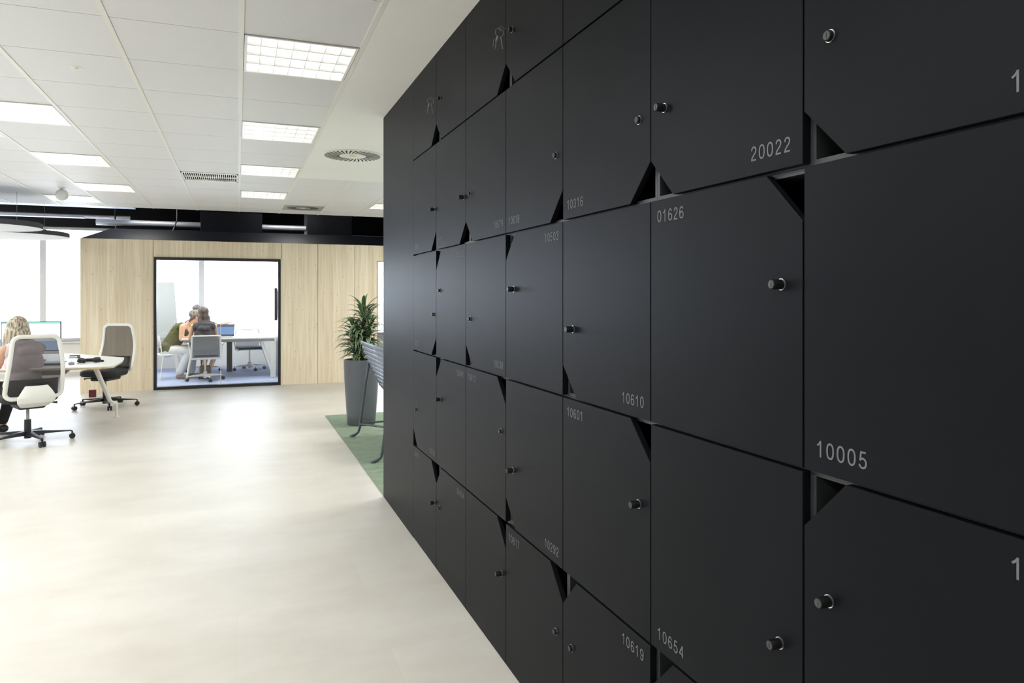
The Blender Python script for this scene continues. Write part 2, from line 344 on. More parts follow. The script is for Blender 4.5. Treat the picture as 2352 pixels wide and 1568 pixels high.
struct(MB().box(colx(1)+.013, XR, YB, 8.3, ZC-.003, ZC+.1).build('ceiling_plaster', M['plaster']))

# ================================================================ ceiling lamps
def make_lamp(label):
    r = thing('ceiling_lamp', label, 'ceiling lamp', group='recessed louvre lamps in the tiled ceiling')
    w, l, d = PX-.03, PY-.012, .012
    f = MB()
    for a in ((-w/2, w/2, -l/2, -l/2+.014), (-w/2, w/2, l/2-.014, l/2), (-w/2, -w/2+.014, -l/2+.014, l/2-.014), (w/2-.014, w/2, -l/2+.014, l/2-.014)):
        f.box(*a, -.006, d)
    f.build('frame', M['lampwhite'], r)
    g = MB()
    for k in range(1, 7):
        x = -w/2+w*k/7; g.box(x-.0015, x+.0015, -l/2+.014, l/2-.014, -.001, .04)
    g.build('louver', M['lampwhite'], r)
    g2 = MB()
    for k in (1, 2, 3):
        y = -l/2+l*k/4; g2.prism([(-w/2+.014, y-.006, -.001), (-w/2+.014, y+.006, -.001), (-w/2+.014, y+.018, .045), (-w/2+.014, y-.018, .045)], (w-.028, 0, 0))
    g2.build('reflector', M['lampwhite'], r)
    h = MB(); h.box(-w/2, w/2, -l/2, l/2, .085, .09); h.build('back_reflector', M['lampback'], r)
    s = MB()
    s.box(-w/2, -w/2+.003, -l/2, l/2, .0, .09); s.box(w/2-.003, w/2, -l/2, l/2, .0, .09); s.box(-w/2, w/2, -l/2, -l/2+.003, .0, .09); s.box(-w/2, w/2, l/2-.003, l/2, .0, .09)
    s.build('housing', M['lampwhite'], r)
    for k in range(4):
        y = -l/2+l*(k+.5)/4; MB().cyl((-w/2+.02, y, .066), (w/2-.02, y, .066), .012, n=10).build('lamp_tube', M['tube'], r, smooth=True)
    return r
LL = ['nearest lit louvre ceiling lamp, largest beside the plaster strip', 'lit louvre ceiling lamp second along the plaster strip', 'lit louvre ceiling lamp third along the plaster strip, behind the long vent grille', 'small lit louvre ceiling lamp farthest along the row by the plaster strip',
      'lit ceiling lamp cut by the top corner of the tiled ceiling', 'large bright ceiling lamp at the picture edge, in the second row of lamps', 'lit ceiling lamp in the middle of the second row, with yellowish louvre end', 'lit ceiling lamp at the far end of the second row, beside the vent grille row',
      'sliver of a bright ceiling lamp at the edge of the picture, third row', 'bright ceiling lamp beside the hanging white globe near the dark ceiling edge', 'bright ceiling lamp peeping past the top of the locker block']
lamp0 = None
for n, (i, j) in enumerate(LAMPS):
    if (i, j) == (-3, 0): continue
    c = (colx(i)+PX/2, rowy(j)+PY/2, ZC)
    if lamp0 is None: lamp0 = make_lamp(LL[n]); o = lamp0
    else: o = copy_tree(lamp0); o['label'] = LL[n]
    o.location = c
area((colx(-3)+PX/2, rowy(0)+PY/2, ZC-.01), .55, .58, 34)
# closing boards above the cut-out where the unseen lamp hangs
struct(MB().box(colx(-3), colx(-2), rowy(0), rowy(1), ZC, ZC+.012).build('ceiling_board', M['tile']))

# long vent grille
c = (colx(-1)+PX/2, rowy(7)+PY/2, ZC)
g = thing('vent_grille', 'long slotted two-row vent grille in the tiled ceiling', 'vent grille', c)
w, l = PX-.03, PY-.01
f = MB(); f.box(-w/2, w/2, -l/2, -l/2+.07, -.004, .01); f.box(-w/2, w/2, l/2-.07, l/2, -.004, .01); f.box(-w/2, w/2, -.02, .02, -.004, .01); f.box(-w/2, -w/2+.01, -l/2, l/2, -.004, .01); f.box(w/2-.01, w/2, -l/2, l/2, -.004, .01)
f.build('frame', M['bar'], g)
MB().box(-w/2, w/2, -l/2, l/2, .05, .055).build('backing', M['inner'], g)
for y0, y1 in ((-l/2+.07, -.02), (.02, l/2-.07)):
    s = MB()
    for k in range(27):
        x = -w/2+.012+(w-.024)*k/26; s.box(x-.004, x+.004, y0, y1, -.003, .003)
    s.build('slats', M['bar'], g)
# round swirl diffusers
def swirl(c, R, label, square=False, name='swirl_diffuser'):
    g = thing(name, label, 'air diffuser', c)
    p = MB()
    if square: p.box(-PX/2+.014, PX/2-.014, -PY/2+.01, PY/2-.01, .0, .006)
    else: p.lathe([(R*1.08, .004), (R*1.08, -.003), (R*1.02, -.009), (.001, -.009), (.001, .004)], 64)
    p.build('plate', M['grey'] if square else M['bar'], g, smooth=True)
    n = 36; z = -.001 if square else -.0105
    for half in range(2):
        s = MB()
        for k in range(half, n, 2):
            a = 2*PI*k/n; ca, sa = math.cos(a), math.sin(a); q = .35
            def pt(r, w):
                aa = a+q*(r/R-.5); return (r*math.cos(aa)-w*math.sin(aa), r*math.sin(aa)+w*math.cos(aa), z)
            s.prism([pt(R*.46, -.004), pt(R*.75, -.0075), pt(R*.97, -.0095), pt(R*.97, .0095), pt(R*.75, .0075), pt(R*.46, .004)], (0, 0, .003))
        s.build('slots', M['inner'], g)
    MB().lathe([(R*.12, 0), (R*.12, -.006), (.001, -.008)], 24, (0, 0, z)).build('hub', M['bar'], g, smooth=True)
swirl((1.007, 6.79, ZC-.003), .265, 'round white swirl air diffuser in the plaster ceiling beside the lockers')
swirl((colx(1)+PX/2, rowy(11)+PY/2, ZC), .24, 'small swirl air diffuser on a square grey tile near the dark ceiling edge', True)
# globe detector
g = thing('ceiling_globe', 'white hanging globe under the ceiling near the dark strip', 'ceiling globe', (-2.0, 10.09, ZC))
MB().lathe([(.045, 0), (.045, -.012), (.012, -.02), (.012, -.03)], 24).build('mount', M['white'], g, smooth=True)
MB().ell((0, 0, -.09), .07).build('globe', mat('matt_white', (.62, .64, .64), .8), g, smooth='all')
o = MB().lathe([(.034, 0), (.031, -.003), (.012, -.004), (.010, -.010), (.001, -.011)], 24).build('sprinkler', M['bar'], None, smooth=True, loc=(-.873, 4.76, ZC))
tag(o, 'small flush sprinkler head in the near ceiling tile', 'sprinkler')

# ================================================================ facade windows
def window(n, x0, x1, blind=False):
    r = thing('window_%d' % n, '', ''); del r['label']; del r['category']; r['kind'] = 'structure'; r.location = ((x0+x1)/2, YF+.1, .60)
    w = x1-x0; h = 2.23
    f = MB(); f.box(-w/2, -w/2+.05, 0, .08, 0, h); f.box(w/2-.05, w/2, 0, .08, 0, h); f.box(-w/2+.045, w/2-.045, 0, .08, 0, .06); f.box(-w/2+.045, w/2-.045, 0, .08, h-.05, h)
    f.build('window_frame', mat('window_white', (.68, .69, .72), .4), r)
    MB().box(-w/2+.04, w/2-.04, .035, .043, .05, h-.04).build('pane', M['glass'], r)
    MB().box(-w/2, w/2, -.16, .02, -.03, 0).build('window_sill', mat('window_white'), r)
for n, (a, c) in enumerate(((-9, -6.35), (-6.35, -3.53), (-3.53, -.705), (-.705, 2.12), (2.12, 4.6))): window(n+1, a, c)
MB()
# dark open ceiling over the far zone: beams, trays, ducts
def part(mb, name, m, parent, **k): return mb.build(name, m, parent, **k)
def single(mb, name, m, label, cat, group=None, **k): return tag(mb.build(name, m, None, **k), label, cat, group)
single(MB().tube([(-2.3, 14.2, 2.775), (-.62, 14.2, 2.775)], .052, 20), 'silver_duct', M['duct'], 'long bright silver pipe above the meeting room roof', 'duct', smooth=True)
single(MB().tube([(.42, 14.2, 2.775), (1.22, 14.2, 2.775)], .052, 20), 'silver_duct', M['duct'], 'short silver pipe end showing above the glass front corner', 'duct', smooth=True)
single(MB().box(-.62, .42, 13.9, 14.6, 2.62, 3.0), 'fan_coil', M['roofblack'], 'black air unit between the two silver pipes above the roof', 'air unit', bevel=.01)
single(MB().box(1.22, 2.05, 13.9, 14.6, 2.5, 3.2), 'fan_coil', M['black'], 'dull black box at the end of the short silver pipe', 'air unit', bevel=.01)
single(MB().box(-4.5, -2.95, 12.25, 12.55, 3.18, 3.26), 'ceiling_baffle', M['beam'], 'grey blue hanging baffle closest to the ceiling edge', 'ceiling baffle', 'grey baffles in the dark ceiling')
single(MB().box(-3.6, -2.4, 12.9, 13.3, 3.14, 3.19), 'ceiling_baffle', M['beam'], 'short grey blue baffle hanging under the dark ceiling', 'ceiling baffle', 'grey baffles in the dark ceiling')
single(MB().box(-3.9, -1.7, 13.6, 14.3, 3.03, 3.08), 'ceiling_baffle', M['beam'], 'long grey blue baffle low in the dark ceiling', 'ceiling baffle', 'grey baffles in the dark ceiling')
single(MB().tube([(-9, 13.0, 3.22), (-3.2, 13.0, 3.22)], .02, 10), 'ceiling_pipe', M['beam'], 'thin pipe across the dark ceiling at the picture edge', 'pipe', smooth=True)
single(MB().tube([(-4.6, 12.3, 3.3), (-3.9, 13.4, 3.25), (-3.9, 13.9, 3.2)], .03, 10), 'ceiling_pipe', M['beam'], 'pale slanting pipe in the dark ceiling at the picture edge', 'pipe', smooth=True)
single(MB().tube([(-9, 15.2, 2.96), (-1.9, 15.2, 2.96)], .035, 10), 'ceiling_pipe', M['duct'], 'bright long pipe just above the far window tops', 'pipe', smooth=True)
single(MB().box(-9, -2.6, 14.8, 15.0, 2.90, 2.92), 'cable_tray', M['beam'], 'flat cable tray above the tall windows', 'cable tray')
single(MB().tube([(-2.05, 14.5, 3.5), (-2.05, 14.5, 2.75), (-1.98, 14.5, 2.62)], .012, 8), 'black_cable', M['plastic'], 'thin black cable dropping to the left roof end', 'cable', smooth=True)
single(MB().tube([(-1.0, 13.9, 3.5), (-1.0, 13.88, 2.82), (-1.06, 13.8, 2.62)], .012, 8), 'black_cable', M['plastic'], 'thin black cable in front of the long silver pipe', 'cable', smooth=True)

# ================================================================ meeting room box
YW = 12.53; WX0 = -2.243; GX0, GX1, GZ = -1.236, .67, 2.10; DX0, DX1 = 2.28, 3.9; WZ = 2.368
b = MB()
b.prism([(WX0, YW, 0), (GX0, YW, 0), (GX0, YW, GZ), (GX1, YW, GZ), (GX1, YW, 0), (DX0, YW, 0), (DX0, YW, GZ), (DX1, YW, GZ), (DX1, YW, 0), (XR, YW, 0), (XR, YW, WZ), (WX0, YW, WZ)], (0, .1, 0))
struct(b.build('wall_meeting_front', M['wood']))
gro = mat('dark_joint', (.10, .07, .04), .8)
jt = MB()
for x in (-1.245, .69, 1.273, 1.895):
    z0 = GZ if x in (-1.245, .69) else 0
    jt.box(x-.003, x+.003, YW-.0015, YW+.002, z0, WZ)
struct(jt.build('trim_1', gro))
struct(MB().box(WX0, WX0+.1, YW+.1, YF, 0, WZ).build('wall_meeting_left', M['wood']))
struct(MB().box(.72, .82, YW+.1, YF, 0, WZ).build('wall_meeting_right', M['wall']))
r = MB()   # hipped black roof
x0, x1, x2 = WX0, -1.95, XR
v = [(x0, YW, WZ), (x2, YW, WZ), (x2, YF-.02, WZ), (x0, YF-.02, WZ), (x1, 13.3, 2.59), (x2, 13.3, 2.59), (x2, YF-.3, 2.59), (x1, YF-.3, 2.59)]
vv = [r.bm.verts.new(p) for p in v]
for q in ((0, 1, 5, 4), (1, 2, 6, 5), (2, 3, 7, 6), (3, 0, 4, 7), (4, 5, 6, 7), (0, 3, 2, 1)): r.bm.faces.new([vv[i] for i in q])
struct(r.build('ceiling_meeting', [M['roofblack']]))
struct(MB().box(WX0+.1, .72, YW+.1, YF, WZ-.04, WZ-.001).build('ceiling_meeting_panel', M['wall']))
struct(MB().box(WX0+.1, .72, YW+.02, YF, 0, .008).build('floor_meeting', M['blue']))
# glazed front: black frame + two panes
dr = thing('window_6', '', '', (GX0, YW, 0)); del dr['label']; del dr['category']; dr['kind'] = 'structure'
w = GX1-GX0
f = MB(); f.box(0, .04, -.02, .1, .0, GZ); f.box(w-.04, w, -.02, .1, 0, GZ); f.box(.04, w-.04, -.02, .1, GZ-.045, GZ); f.box(.04, w-.04, -.02, .1, 0, .045)
f.build('window_frame', mat('black_frame', (.012, .012, .016), .4), dr)
MB().box(.035, w/2+.02, .04, .046, .04, GZ-.04).build('pane', M['glass'], dr)
MB().box(w/2+.03, w-.035, .04, .046, .04, GZ-.04).build('pane', M['glass'], dr)
MB().box(w/2+.021, w/2+.029, .038, .048, .045, GZ-.045).build('glass_joint', mat('glass_edge', (.75, .8, .82), .3), dr)
MB().box(-.015, .0, -.012, 0, 0, GZ)
dr = thing('door_1', '', '', (DX0, YW, 0)); del dr['label']; del dr['category']; dr['kind'] = 'structure'
w = DX1-DX0
f = MB(); f.box(0, .016, -.004, .1, .0, GZ); f.box(w-.016, w, -.004, .1, 0, GZ); f.box(.016, w-.016, -.004, .1, GZ-.016, GZ)
f.build('door_frame', mat('brown_frame', (.28, .20, .15), .5), dr)
MB().box(.016, w-.016, .04, .046, .01, GZ-.016).build('pane', M['glass'], dr)

# green carpet beside the lockers
tag(MB().box(W+.004, XR-.01, 5.29, 9.08, .001, .008).build('green_carpet', M['green']), 'green streaky carpet beside the locker block under the planter', 'carpet')

# ================================================================ lockers
Y0, PIT = 1.073, .54
ZR = [ZC, 2.318, 1.735, 1.154, .5735, 0.0]       # row boundaries, top to bottom
CUT = .102
DIG = {
 '0': [('e', .3, .5, .235, .435)],
 '1': [[(.345, 1.0), (.345, 0)], [(.09, .70), (.18, .755), (.27, .835), (.33, .93)]],
 '2': [[(.09, .70), (.13, .85), (.22, .925), (.33, .935), (.44, .88), (.51, .77), (.50, .64), (.43, .52), (.30, .39), (.15, .23), (.09, .09)], [(.05, .06), (.54, .06)]],
 '3': [[(.08, .74), (.13, .86), (.22, .93), (.33, .93), (.44, .86), (.47, .74), (.43, .62), (.34, .55), (.24, .54)], [(.34, .545), (.46, .49), (.53, .38), (.53, .25), (.47, .13), (.36, .07), (.24, .07), (.13, .13), (.07, .26)]],
 '4': [[(.42, 0), (.42, .97)], [(.42, .90), (.08, .32)], [(.03, .29), (.56, .29)]],
 '5': [[(.50, .935), (.13, .935)], [(.185, .95), (.12, .46)], [(.10, .47), (.20, .56), (.32, .60), (.44, .55), (.53, .43), (.53, .25), (.46, .12), (.34, .065), (.22, .07), (.12, .14), (.07, .25)]],
 '6': [('e', .31, .31, .225, .245), [(.51, .75), (.46, .87), (.36, .935), (.24, .91), (.14, .80), (.09, .62), (.085, .40), (.09, .31)]],
 '7': [[(.06, .935), (.56, .935)], [(.51, .90), (.42, .76), (.32, .54), (.25, .30), (.22, 0)]],
 '8': [('e', .3, .73, .19, .205), ('e', .3, .285, .235, .225)],
 '9': [('e', .29, .69, .225, .245), [(.09, .25), (.14, .13), (.24, .065), (.36, .09), (.46, .20), (.51, .38), (.515, .60), (.51, .69)]],
}
def digits(text, u0, z0, H, x, th=.115):
    """text on the plane x=const read from -x; u runs along -y"""
    b = MB()
    def strip(P, closed):
        n = len(P); L = []; R = []
        for i in range(n):
            a = P[i-1] if (i > 0 or closed) else P[i]; c = P[(i+1) % n] if (i < n-1 or closed) else P[i]
            d1 = (Vector(P[i])-Vector(a)); d2 = (Vector(c)-Vector(P[i]))
            if d1.length < 1e-9: d1 = d2
            if d2.length < 1e-9: d2 = d1
            d1.normalize(); d2.normalize(); t = (d1+d2).normalized(); nn = Vector((-t.y, t.x)); k = th/2/max(.45, nn.dot(Vector((-d1.y, d1.x))))
            L.append(Vector(P[i])+nn*k); R.append(Vector(P[i])-nn*k)
        f = lambda p, px: b.bm.verts.new((x, -(u0+px+p.x*H), z0+p.y*H))
        return L, R
    for ci, ch in enumerate(text):
        ox = ci*.79*H
        for li, e in enumerate(DIG[ch]):
            xx = x-.00025*li
            if e[0] == 'e':
                P = [(e[1]+e[3]*math.copysign(abs(math.cos(a))**.92, math.cos(a)), e[2]+e[4]*math.copysign(abs(math.sin(a))**.8, math.sin(a))) for a in [2*PI*(k+.5)/28 for k in range(28)]]; cl = True
            else: P = e; cl = False
            L, R = strip(P, cl); n = len(P)
            vl = [b.bm.verts.new((xx, -(u0+ox+p.x*H), z0+p.y*H)) for p in L]; vr = [b.bm.verts.new((xx, -(u0+ox+p.x*H), z0+p.y*H)) for p in R]
            for i in range(n if cl else n-1): b.bm.faces.new((vl[i], vl[(i+1) % n], vr[(i+1) % n], vr[i]))
    return b
# spec per (column from the far end, row from the top): number, number corner, cut corner, knob (u, z above locker floor, long?)
f_, yaw_, hor_, h_ = 1640., .3668, 679.4, 1.486
SPEC = {
 (0,0):(None,None,'LR',None),(1,0):(None,None,'LL',(.052,.150,'key')),(2,0):(None,None,'LR',None),(3,0):(None,None,'LL',(.052,.155,'key')),(4,0):(None,None,None,None),
 (0,1):('20097','LL','LR',(.487,.222,'L')),(1,1):('20096','LL','LR',(.498,.223,'L')),(2,1):('10579','LR','LL',(.056,.195,'S')),(3,1):('10618','LL','LR',(.485,.300,'S')),(4,1):('10316','LL','LR',(.473,.290,'S')),(5,1):('20022','LR','LL',(.062,.283,'L')),(6,1):('10','LRX','LL',(.053,.235,'S')),
 (0,2):('10552','LL','LR',(.475,.175,'S')),(1,2):('10536','UR','UL',(.052,.390,'S')),(2,2):('10538','LR','LL',(.056,.160,'S')),(3,2):('10503','UR','UL',(.075,.383,'L')),(4,2):('10610','LR','LL',(.088,.220,'L')),(5,2):('01626','UL','UR',(.465,.360,'L')),(6,2):('10005','LL',None,None),
 (0,3):('10238','LR','LL',(.055,.205,'S')),(1,3):('10641','UR','UL',(.055,.238,'L')),(2,3):('10613','UL','UR',(.480,.180,'S')),(3,3):('10292','LR','LL',(.070,.235,'L')),(4,3):('10601','UL','UR',(.470,.300,'L')),(5,3):('10654','LL',None,(.460,.235,'L')),(6,3):('10','URX','UL',(.058,.365,'L')),
 (0,4):('30011','UL','UR',(.490,.3,'L')),(1,4):('30094','UR','UL',(.055,.3,'S')),(2,4):(None,None,'UR',(.483,.3,'L')),(3,4):('10617','UL','UR',(.485,.3,'S')),(4,4):('10619','UR','UL',(.052,.3,'S')),(5,4):(None,None,'UL',None),
}
# lock base positions measured on the wall plane (x = W) from the photograph, in metres
def wallpt(px, py):
    s, c = math.sin(yaw_), math.cos(yaw_); k = (px-1176)/f_; d = W/(s+k*c); return d*(c-k*s), h_-(py-hor_)*d/f_
KPX = {(1,0):(1011,226),(3,0):(1176,68),(0,1):(998,481),(1,1):(1065,453),(2,1):(1080,444),(3,1):(1277,357),(4,1):(1468,276),(5,1):(1526,248),(6,1):(1907,83),
 (0,2):(996,722),(1,2):(1010,667),(2,2):(1080,732),(3,2):(1180,664),(4,2):(1316,756),(5,2):(1795,653),
 (0,3):(957,940),(1,3):(1011,917),(2,3):(1151,990),(3,3):(1178,1080),(4,3):(1467,1157),(5,3):(1791,1476),(6,3):(1904,1380),
 (0,4):(998,1154),(1,4):(1010,1166),(2,4):(1152,1316),(3,4):(1277,1450),(4,4):(1313,1488)}
CN = {'UL': 'upper left', 'UR': 'upper right', 'LL': 'lower left', 'LR': 'lower right'}
ROWN = ['topmost row', 'second row down', 'middle row', 'fourth row down', 'bottom row']
COLN = ['farthest column', 'second column from far end', 'third column from far end', 'fourth column from far end', 'fifth column from far end', 'second nearest column', 'nearest column']
UNSURE = {(0, 1), (1, 1), (0, 2), (1, 2), (0, 3), (0, 4)}
knob_meshes = {}
for (ci, ri), (num, npos, cut, kb) in SPEC.items():
    yl = Y0+PIT*(6-ci); zt, zb = ZR[ri], ZR[ri+1]; H = zt-zb
    if num is None or (ci, ri) in UNSURE or len(num) == 2:
        bits = 'locker in %s, %s' % (COLN[ci], ROWN[ri])
        if cut: bits += ', cut at %s' % CN[cut]
        if kb and kb[2] == 'key': bits = 'locker with keys in its lock, %s, %s' % (COLN[ci], ROWN[ri])
    else:
        bits = 'charcoal locker numbered %s%s' % (num, ', %s corner cut off' % CN[cut] if cut else ' with no cut corner')
    root = thing('locker', bits, 'locker', (W, yl, zb), group='charcoal lockers in the wall')
    # door outline in (u, z)
    g0 = .002; gz = .0035; a, c, e, t_ = (.0002 if ci == 0 else g0), PIT-g0, gz, H-gz
    P = [(a, e), (c, e), (c, t_), (a, t_)]
    if cut == 'LL': P = [(CUT, e), (c, e), (c, t_), (a, t_), (a, CUT)]
    if cut == 'LR': P = [(a, e), (c-CUT, e), (c, CUT), (c, t_), (a, t_)]
    if cut == 'UR': P = [(a, e), (c, e), (c, t_-CUT), (c-CUT, t_), (a, t_)]
    if cut == 'UL': P = [(a, e), (c, e), (c, t_), (CUT, t_), (a, t_-CUT)]
    d = MB().prism([(0, -u, z) for u, z in P], (.018, 0, 0)).build('door', M['door'], root, bevel=.0009, bseg=1)
    bd = MB(); X0, X1 = .0215, .45; T = .011
    bd.box(X0, X1, -T, -.0006, .0006, H-.0006); bd.box(X0, X1, -PIT+.0006, -PIT+T, .0006, H-.0006)
    bd.box(X0, X1, -PIT+T, -T, .0006, T); bd.box(X0, X1, -PIT+T, -T, H-T, H-.0006)
    bd.mi = 1; bd.box(X1-.008, X1, -PIT+T, -T, T, H-T)
    bd.build('body', [M['body'], M['inner']], root)
    if num:
        Ht = .0308; tw = (len(num)-1)*.79*Ht+.6*Ht
        u0 = .033 if npos[1] == 'L' else PIT-.033-tw
        if npos.endswith('X'): u0 = PIT-.033-(4*.79+.6)*Ht
        z0 = .033 if npos[0] == 'L' else H-.030-Ht
        digits(num, u0, z0, Ht, -.0006).build('number', M['number'], root)
    if kb:
        ky, kz = wallpt(*KPX[(ci, ri)]); u = yl-ky; z = kz-zb; kind = kb[2]
        Lk = .026 if kind == 'L' else .009 if kind == 'S' else .014
        lk = bpy.data.objects.new('lock', None)
        key = (kind,)
        if kind not in knob_meshes:
            q = MB()
            q.tube([(0, 0, 0), (-.0016, 0, 0)], .0119, 28); me_ring = q
            rg = q.build('lock_ring', M['silver'], None, smooth=True)
            q = MB(); q.tube([(-.0015, 0, 0), (-Lk+.001, 0, 0), (-Lk, 0, 0)], [.0102, .0102, .0095], 28)
            br = q.build('lock', M['rubber'], None, smooth=True)
            q = MB(); q.tube([(-Lk, 0, 0), (-Lk-.0008, 0, 0)], [.0082, .0078], 24)
            if kind != 'key':
                q.box(-Lk-.0016, -Lk, -.001, .001, -.005, .005)
            fc = q.build('lock_face', M['knobface'], None, smooth=True)
            knob_meshes[kind] = (rg.data, br.data, fc.data)
            for o in (rg, br, fc): bpy.data.objects.remove(o)
        rg, br, fc = knob_meshes[kind]
        L_ = bpy.data.objects.new('lock', br); COL.objects.link(L_); L_.parent = root; L_.location = (0, -u, z)
        for nm, me in (('lock_ring', rg), ('lock_face', fc)):
            o = bpy.data.objects.new(nm, me); COL.objects.link(o); o.parent = L_
        if kind == 'key':
            kb_ = thing('key_bunch', 'bunch of keys hanging from the lock at the %s' % ('second column, top row of the lockers' if ci == 1 else 'fourth column, top row of the lockers'), 'keys', (W-Lk-.001, yl-u, zb+z))
            def akey(mb, base, dr, side, s=1.0):
                """flat key from bow centre along dr"""
                dr = Vector(dr).normalized(); side = Vector(side).normalized(); bc = Vector(base); nn = dr.cross(side)*.0009
                pts = [bc+dr*(.011*math.cos(a))*s+side*(.012*math.sin(a))*s for a in [2*PI*i/16 for i in range(16)]]
                mb.prism([p-nn for p in pts], nn*2)
                q0 = bc+dr*.009*s; q1 = bc+dr*.04*s
                mb.prism([q0-side*.0035-nn, q1-side*.0035-nn, q1+side*.0005-nn, q0+dr*.022+side*.0035-nn, q0+side*.0035-nn], nn*2)
            k1 = MB(); akey(k1, (-.03, 0, 0), (1, 0, 0), (0, .25, 1)); k1.build('key', M['keymetal'], kb_)
            rn = MB(); rn.tube(arc((-.038, 0, -.018), .017, 0, 345, 22, 'xz'), .0011, 6, closed=True); rn.build('key_ring', M['keymetal'], kb_, smooth=True)
            k2 = MB(); akey(k2, (-.047, .006, -.043), (-.15, .1, -1), (0, 1, .1)); k2.build('key', M['keymetal'], kb_)
            k3 = MB(); akey(k3, (-.034, -.008, -.046), (.12, -.1, -1), (.4, 1, .1)); k3.build('key', M['keymetal'], kb_)
            k4 = MB(); k4.prism([(-.055, .002, -.038), (-.052, .022, -.04), (-.058, .02, -.075), (-.06, .0, -.072)], (-.002, 0, 0)); k4.build('key_tag', M['plastic'], kb_)
# infill panels of the locker wall
YL = Y0+PIT*6; YR = Y0-PIT
tag(MB().box(W, W+.46, YL+.0003, 5.28, 0, ZC-.004).build('locker_end_panel', M['door'], bevel=.0009, bseg=1), 'tall plain charcoal end panel closing the far end of the lockers', 'panel')
b = MB()
b.box(W, W+.018, Y0-PIT, Y0+PIT-.002, ZR[1]+.0035, ZC-.004); b.box(W, W+.018, Y0-PIT, Y0-.002, 0, ZR[4]-.0035)
b.box(W, W+.46, YB+.01, Y0-PIT-.002, 0, ZC-.004)
struct(b.build('wall_right_lockers', M['door']))
struct(MB().box(W+.462, W+.56, YB, 5.28, 0, ZC-.004).build('wall_right_partition', M['wall']))

# ================================================================ furniture
def swivel_base(r, n=5, rb=.385, hub=.09, m=None, cast=None, z0=0, arm_h=.10, a0=0, col_m=None, col_top=.40, sleeve=.24):
    m = m or M['plastic']; cast = cast or M['plastic']
    MB().tube([(0, 0, .045), (0, 0, sleeve)], [.032, .030], 20).build('column', m, r, smooth=True)
    MB().tube([(0, 0, sleeve), (0, 0, col_top)], .015, 14).build('gas_lift', col_m or M['grey'], r, smooth=True)
    for k in range(n):
        a = math.radians(a0)+2*PI*k/n; mt = Matrix.Rotation(a, 4, 'Z')
        q = MB()
        pr = [(.0, .075, .12), (.10, .078, .115), (.22, .080, .102), (rb-.012, .078, .088), (rb, .062, .082)]
        for (u0, zb0, zt0), (u1, zb1, zt1) in zip(pr, pr[1:]):
            w0, w1 = .030-.018*u0/rb, .030-.018*u1/rb
            vs_ = [q.bm.verts.new(mt @ Vector(p)) for p in ((u0, -w0, zb0), (u1, -w1, zb1), (u1, w1, zb1), (u0, w0, zb0), (u0, -w0*.8, zt0), (u1, -w1*.8, zt1), (u1, w1*.8, zt1), (u0, w0*.8, zt0))]
            for f4 in ((3, 2, 1, 0), (4, 5, 6, 7), (0, 1, 5, 4), (2, 3, 7, 6), (1, 2, 6, 5), (3, 0, 4, 7)): q.bm.faces.new([vs_[i] for i in f4])
        leg = q.build('base_leg', m, r)
        c = mt @ Vector((rb, 0, 0)); tdir = mt @ Vector((0, 1, 0))
        q = MB()
        for s in (-1, 1): q.tube([c+tdir*s*.006+Vector((0, 0, .029)), c+tdir*s*.026+Vector((0, 0, .029))], .028, 20)
        q.cyl(c+Vector((0, 0, .03)), c+Vector((0, 0, .08)), .008, n=8)
        q.build('caster', cast, leg, smooth=True)

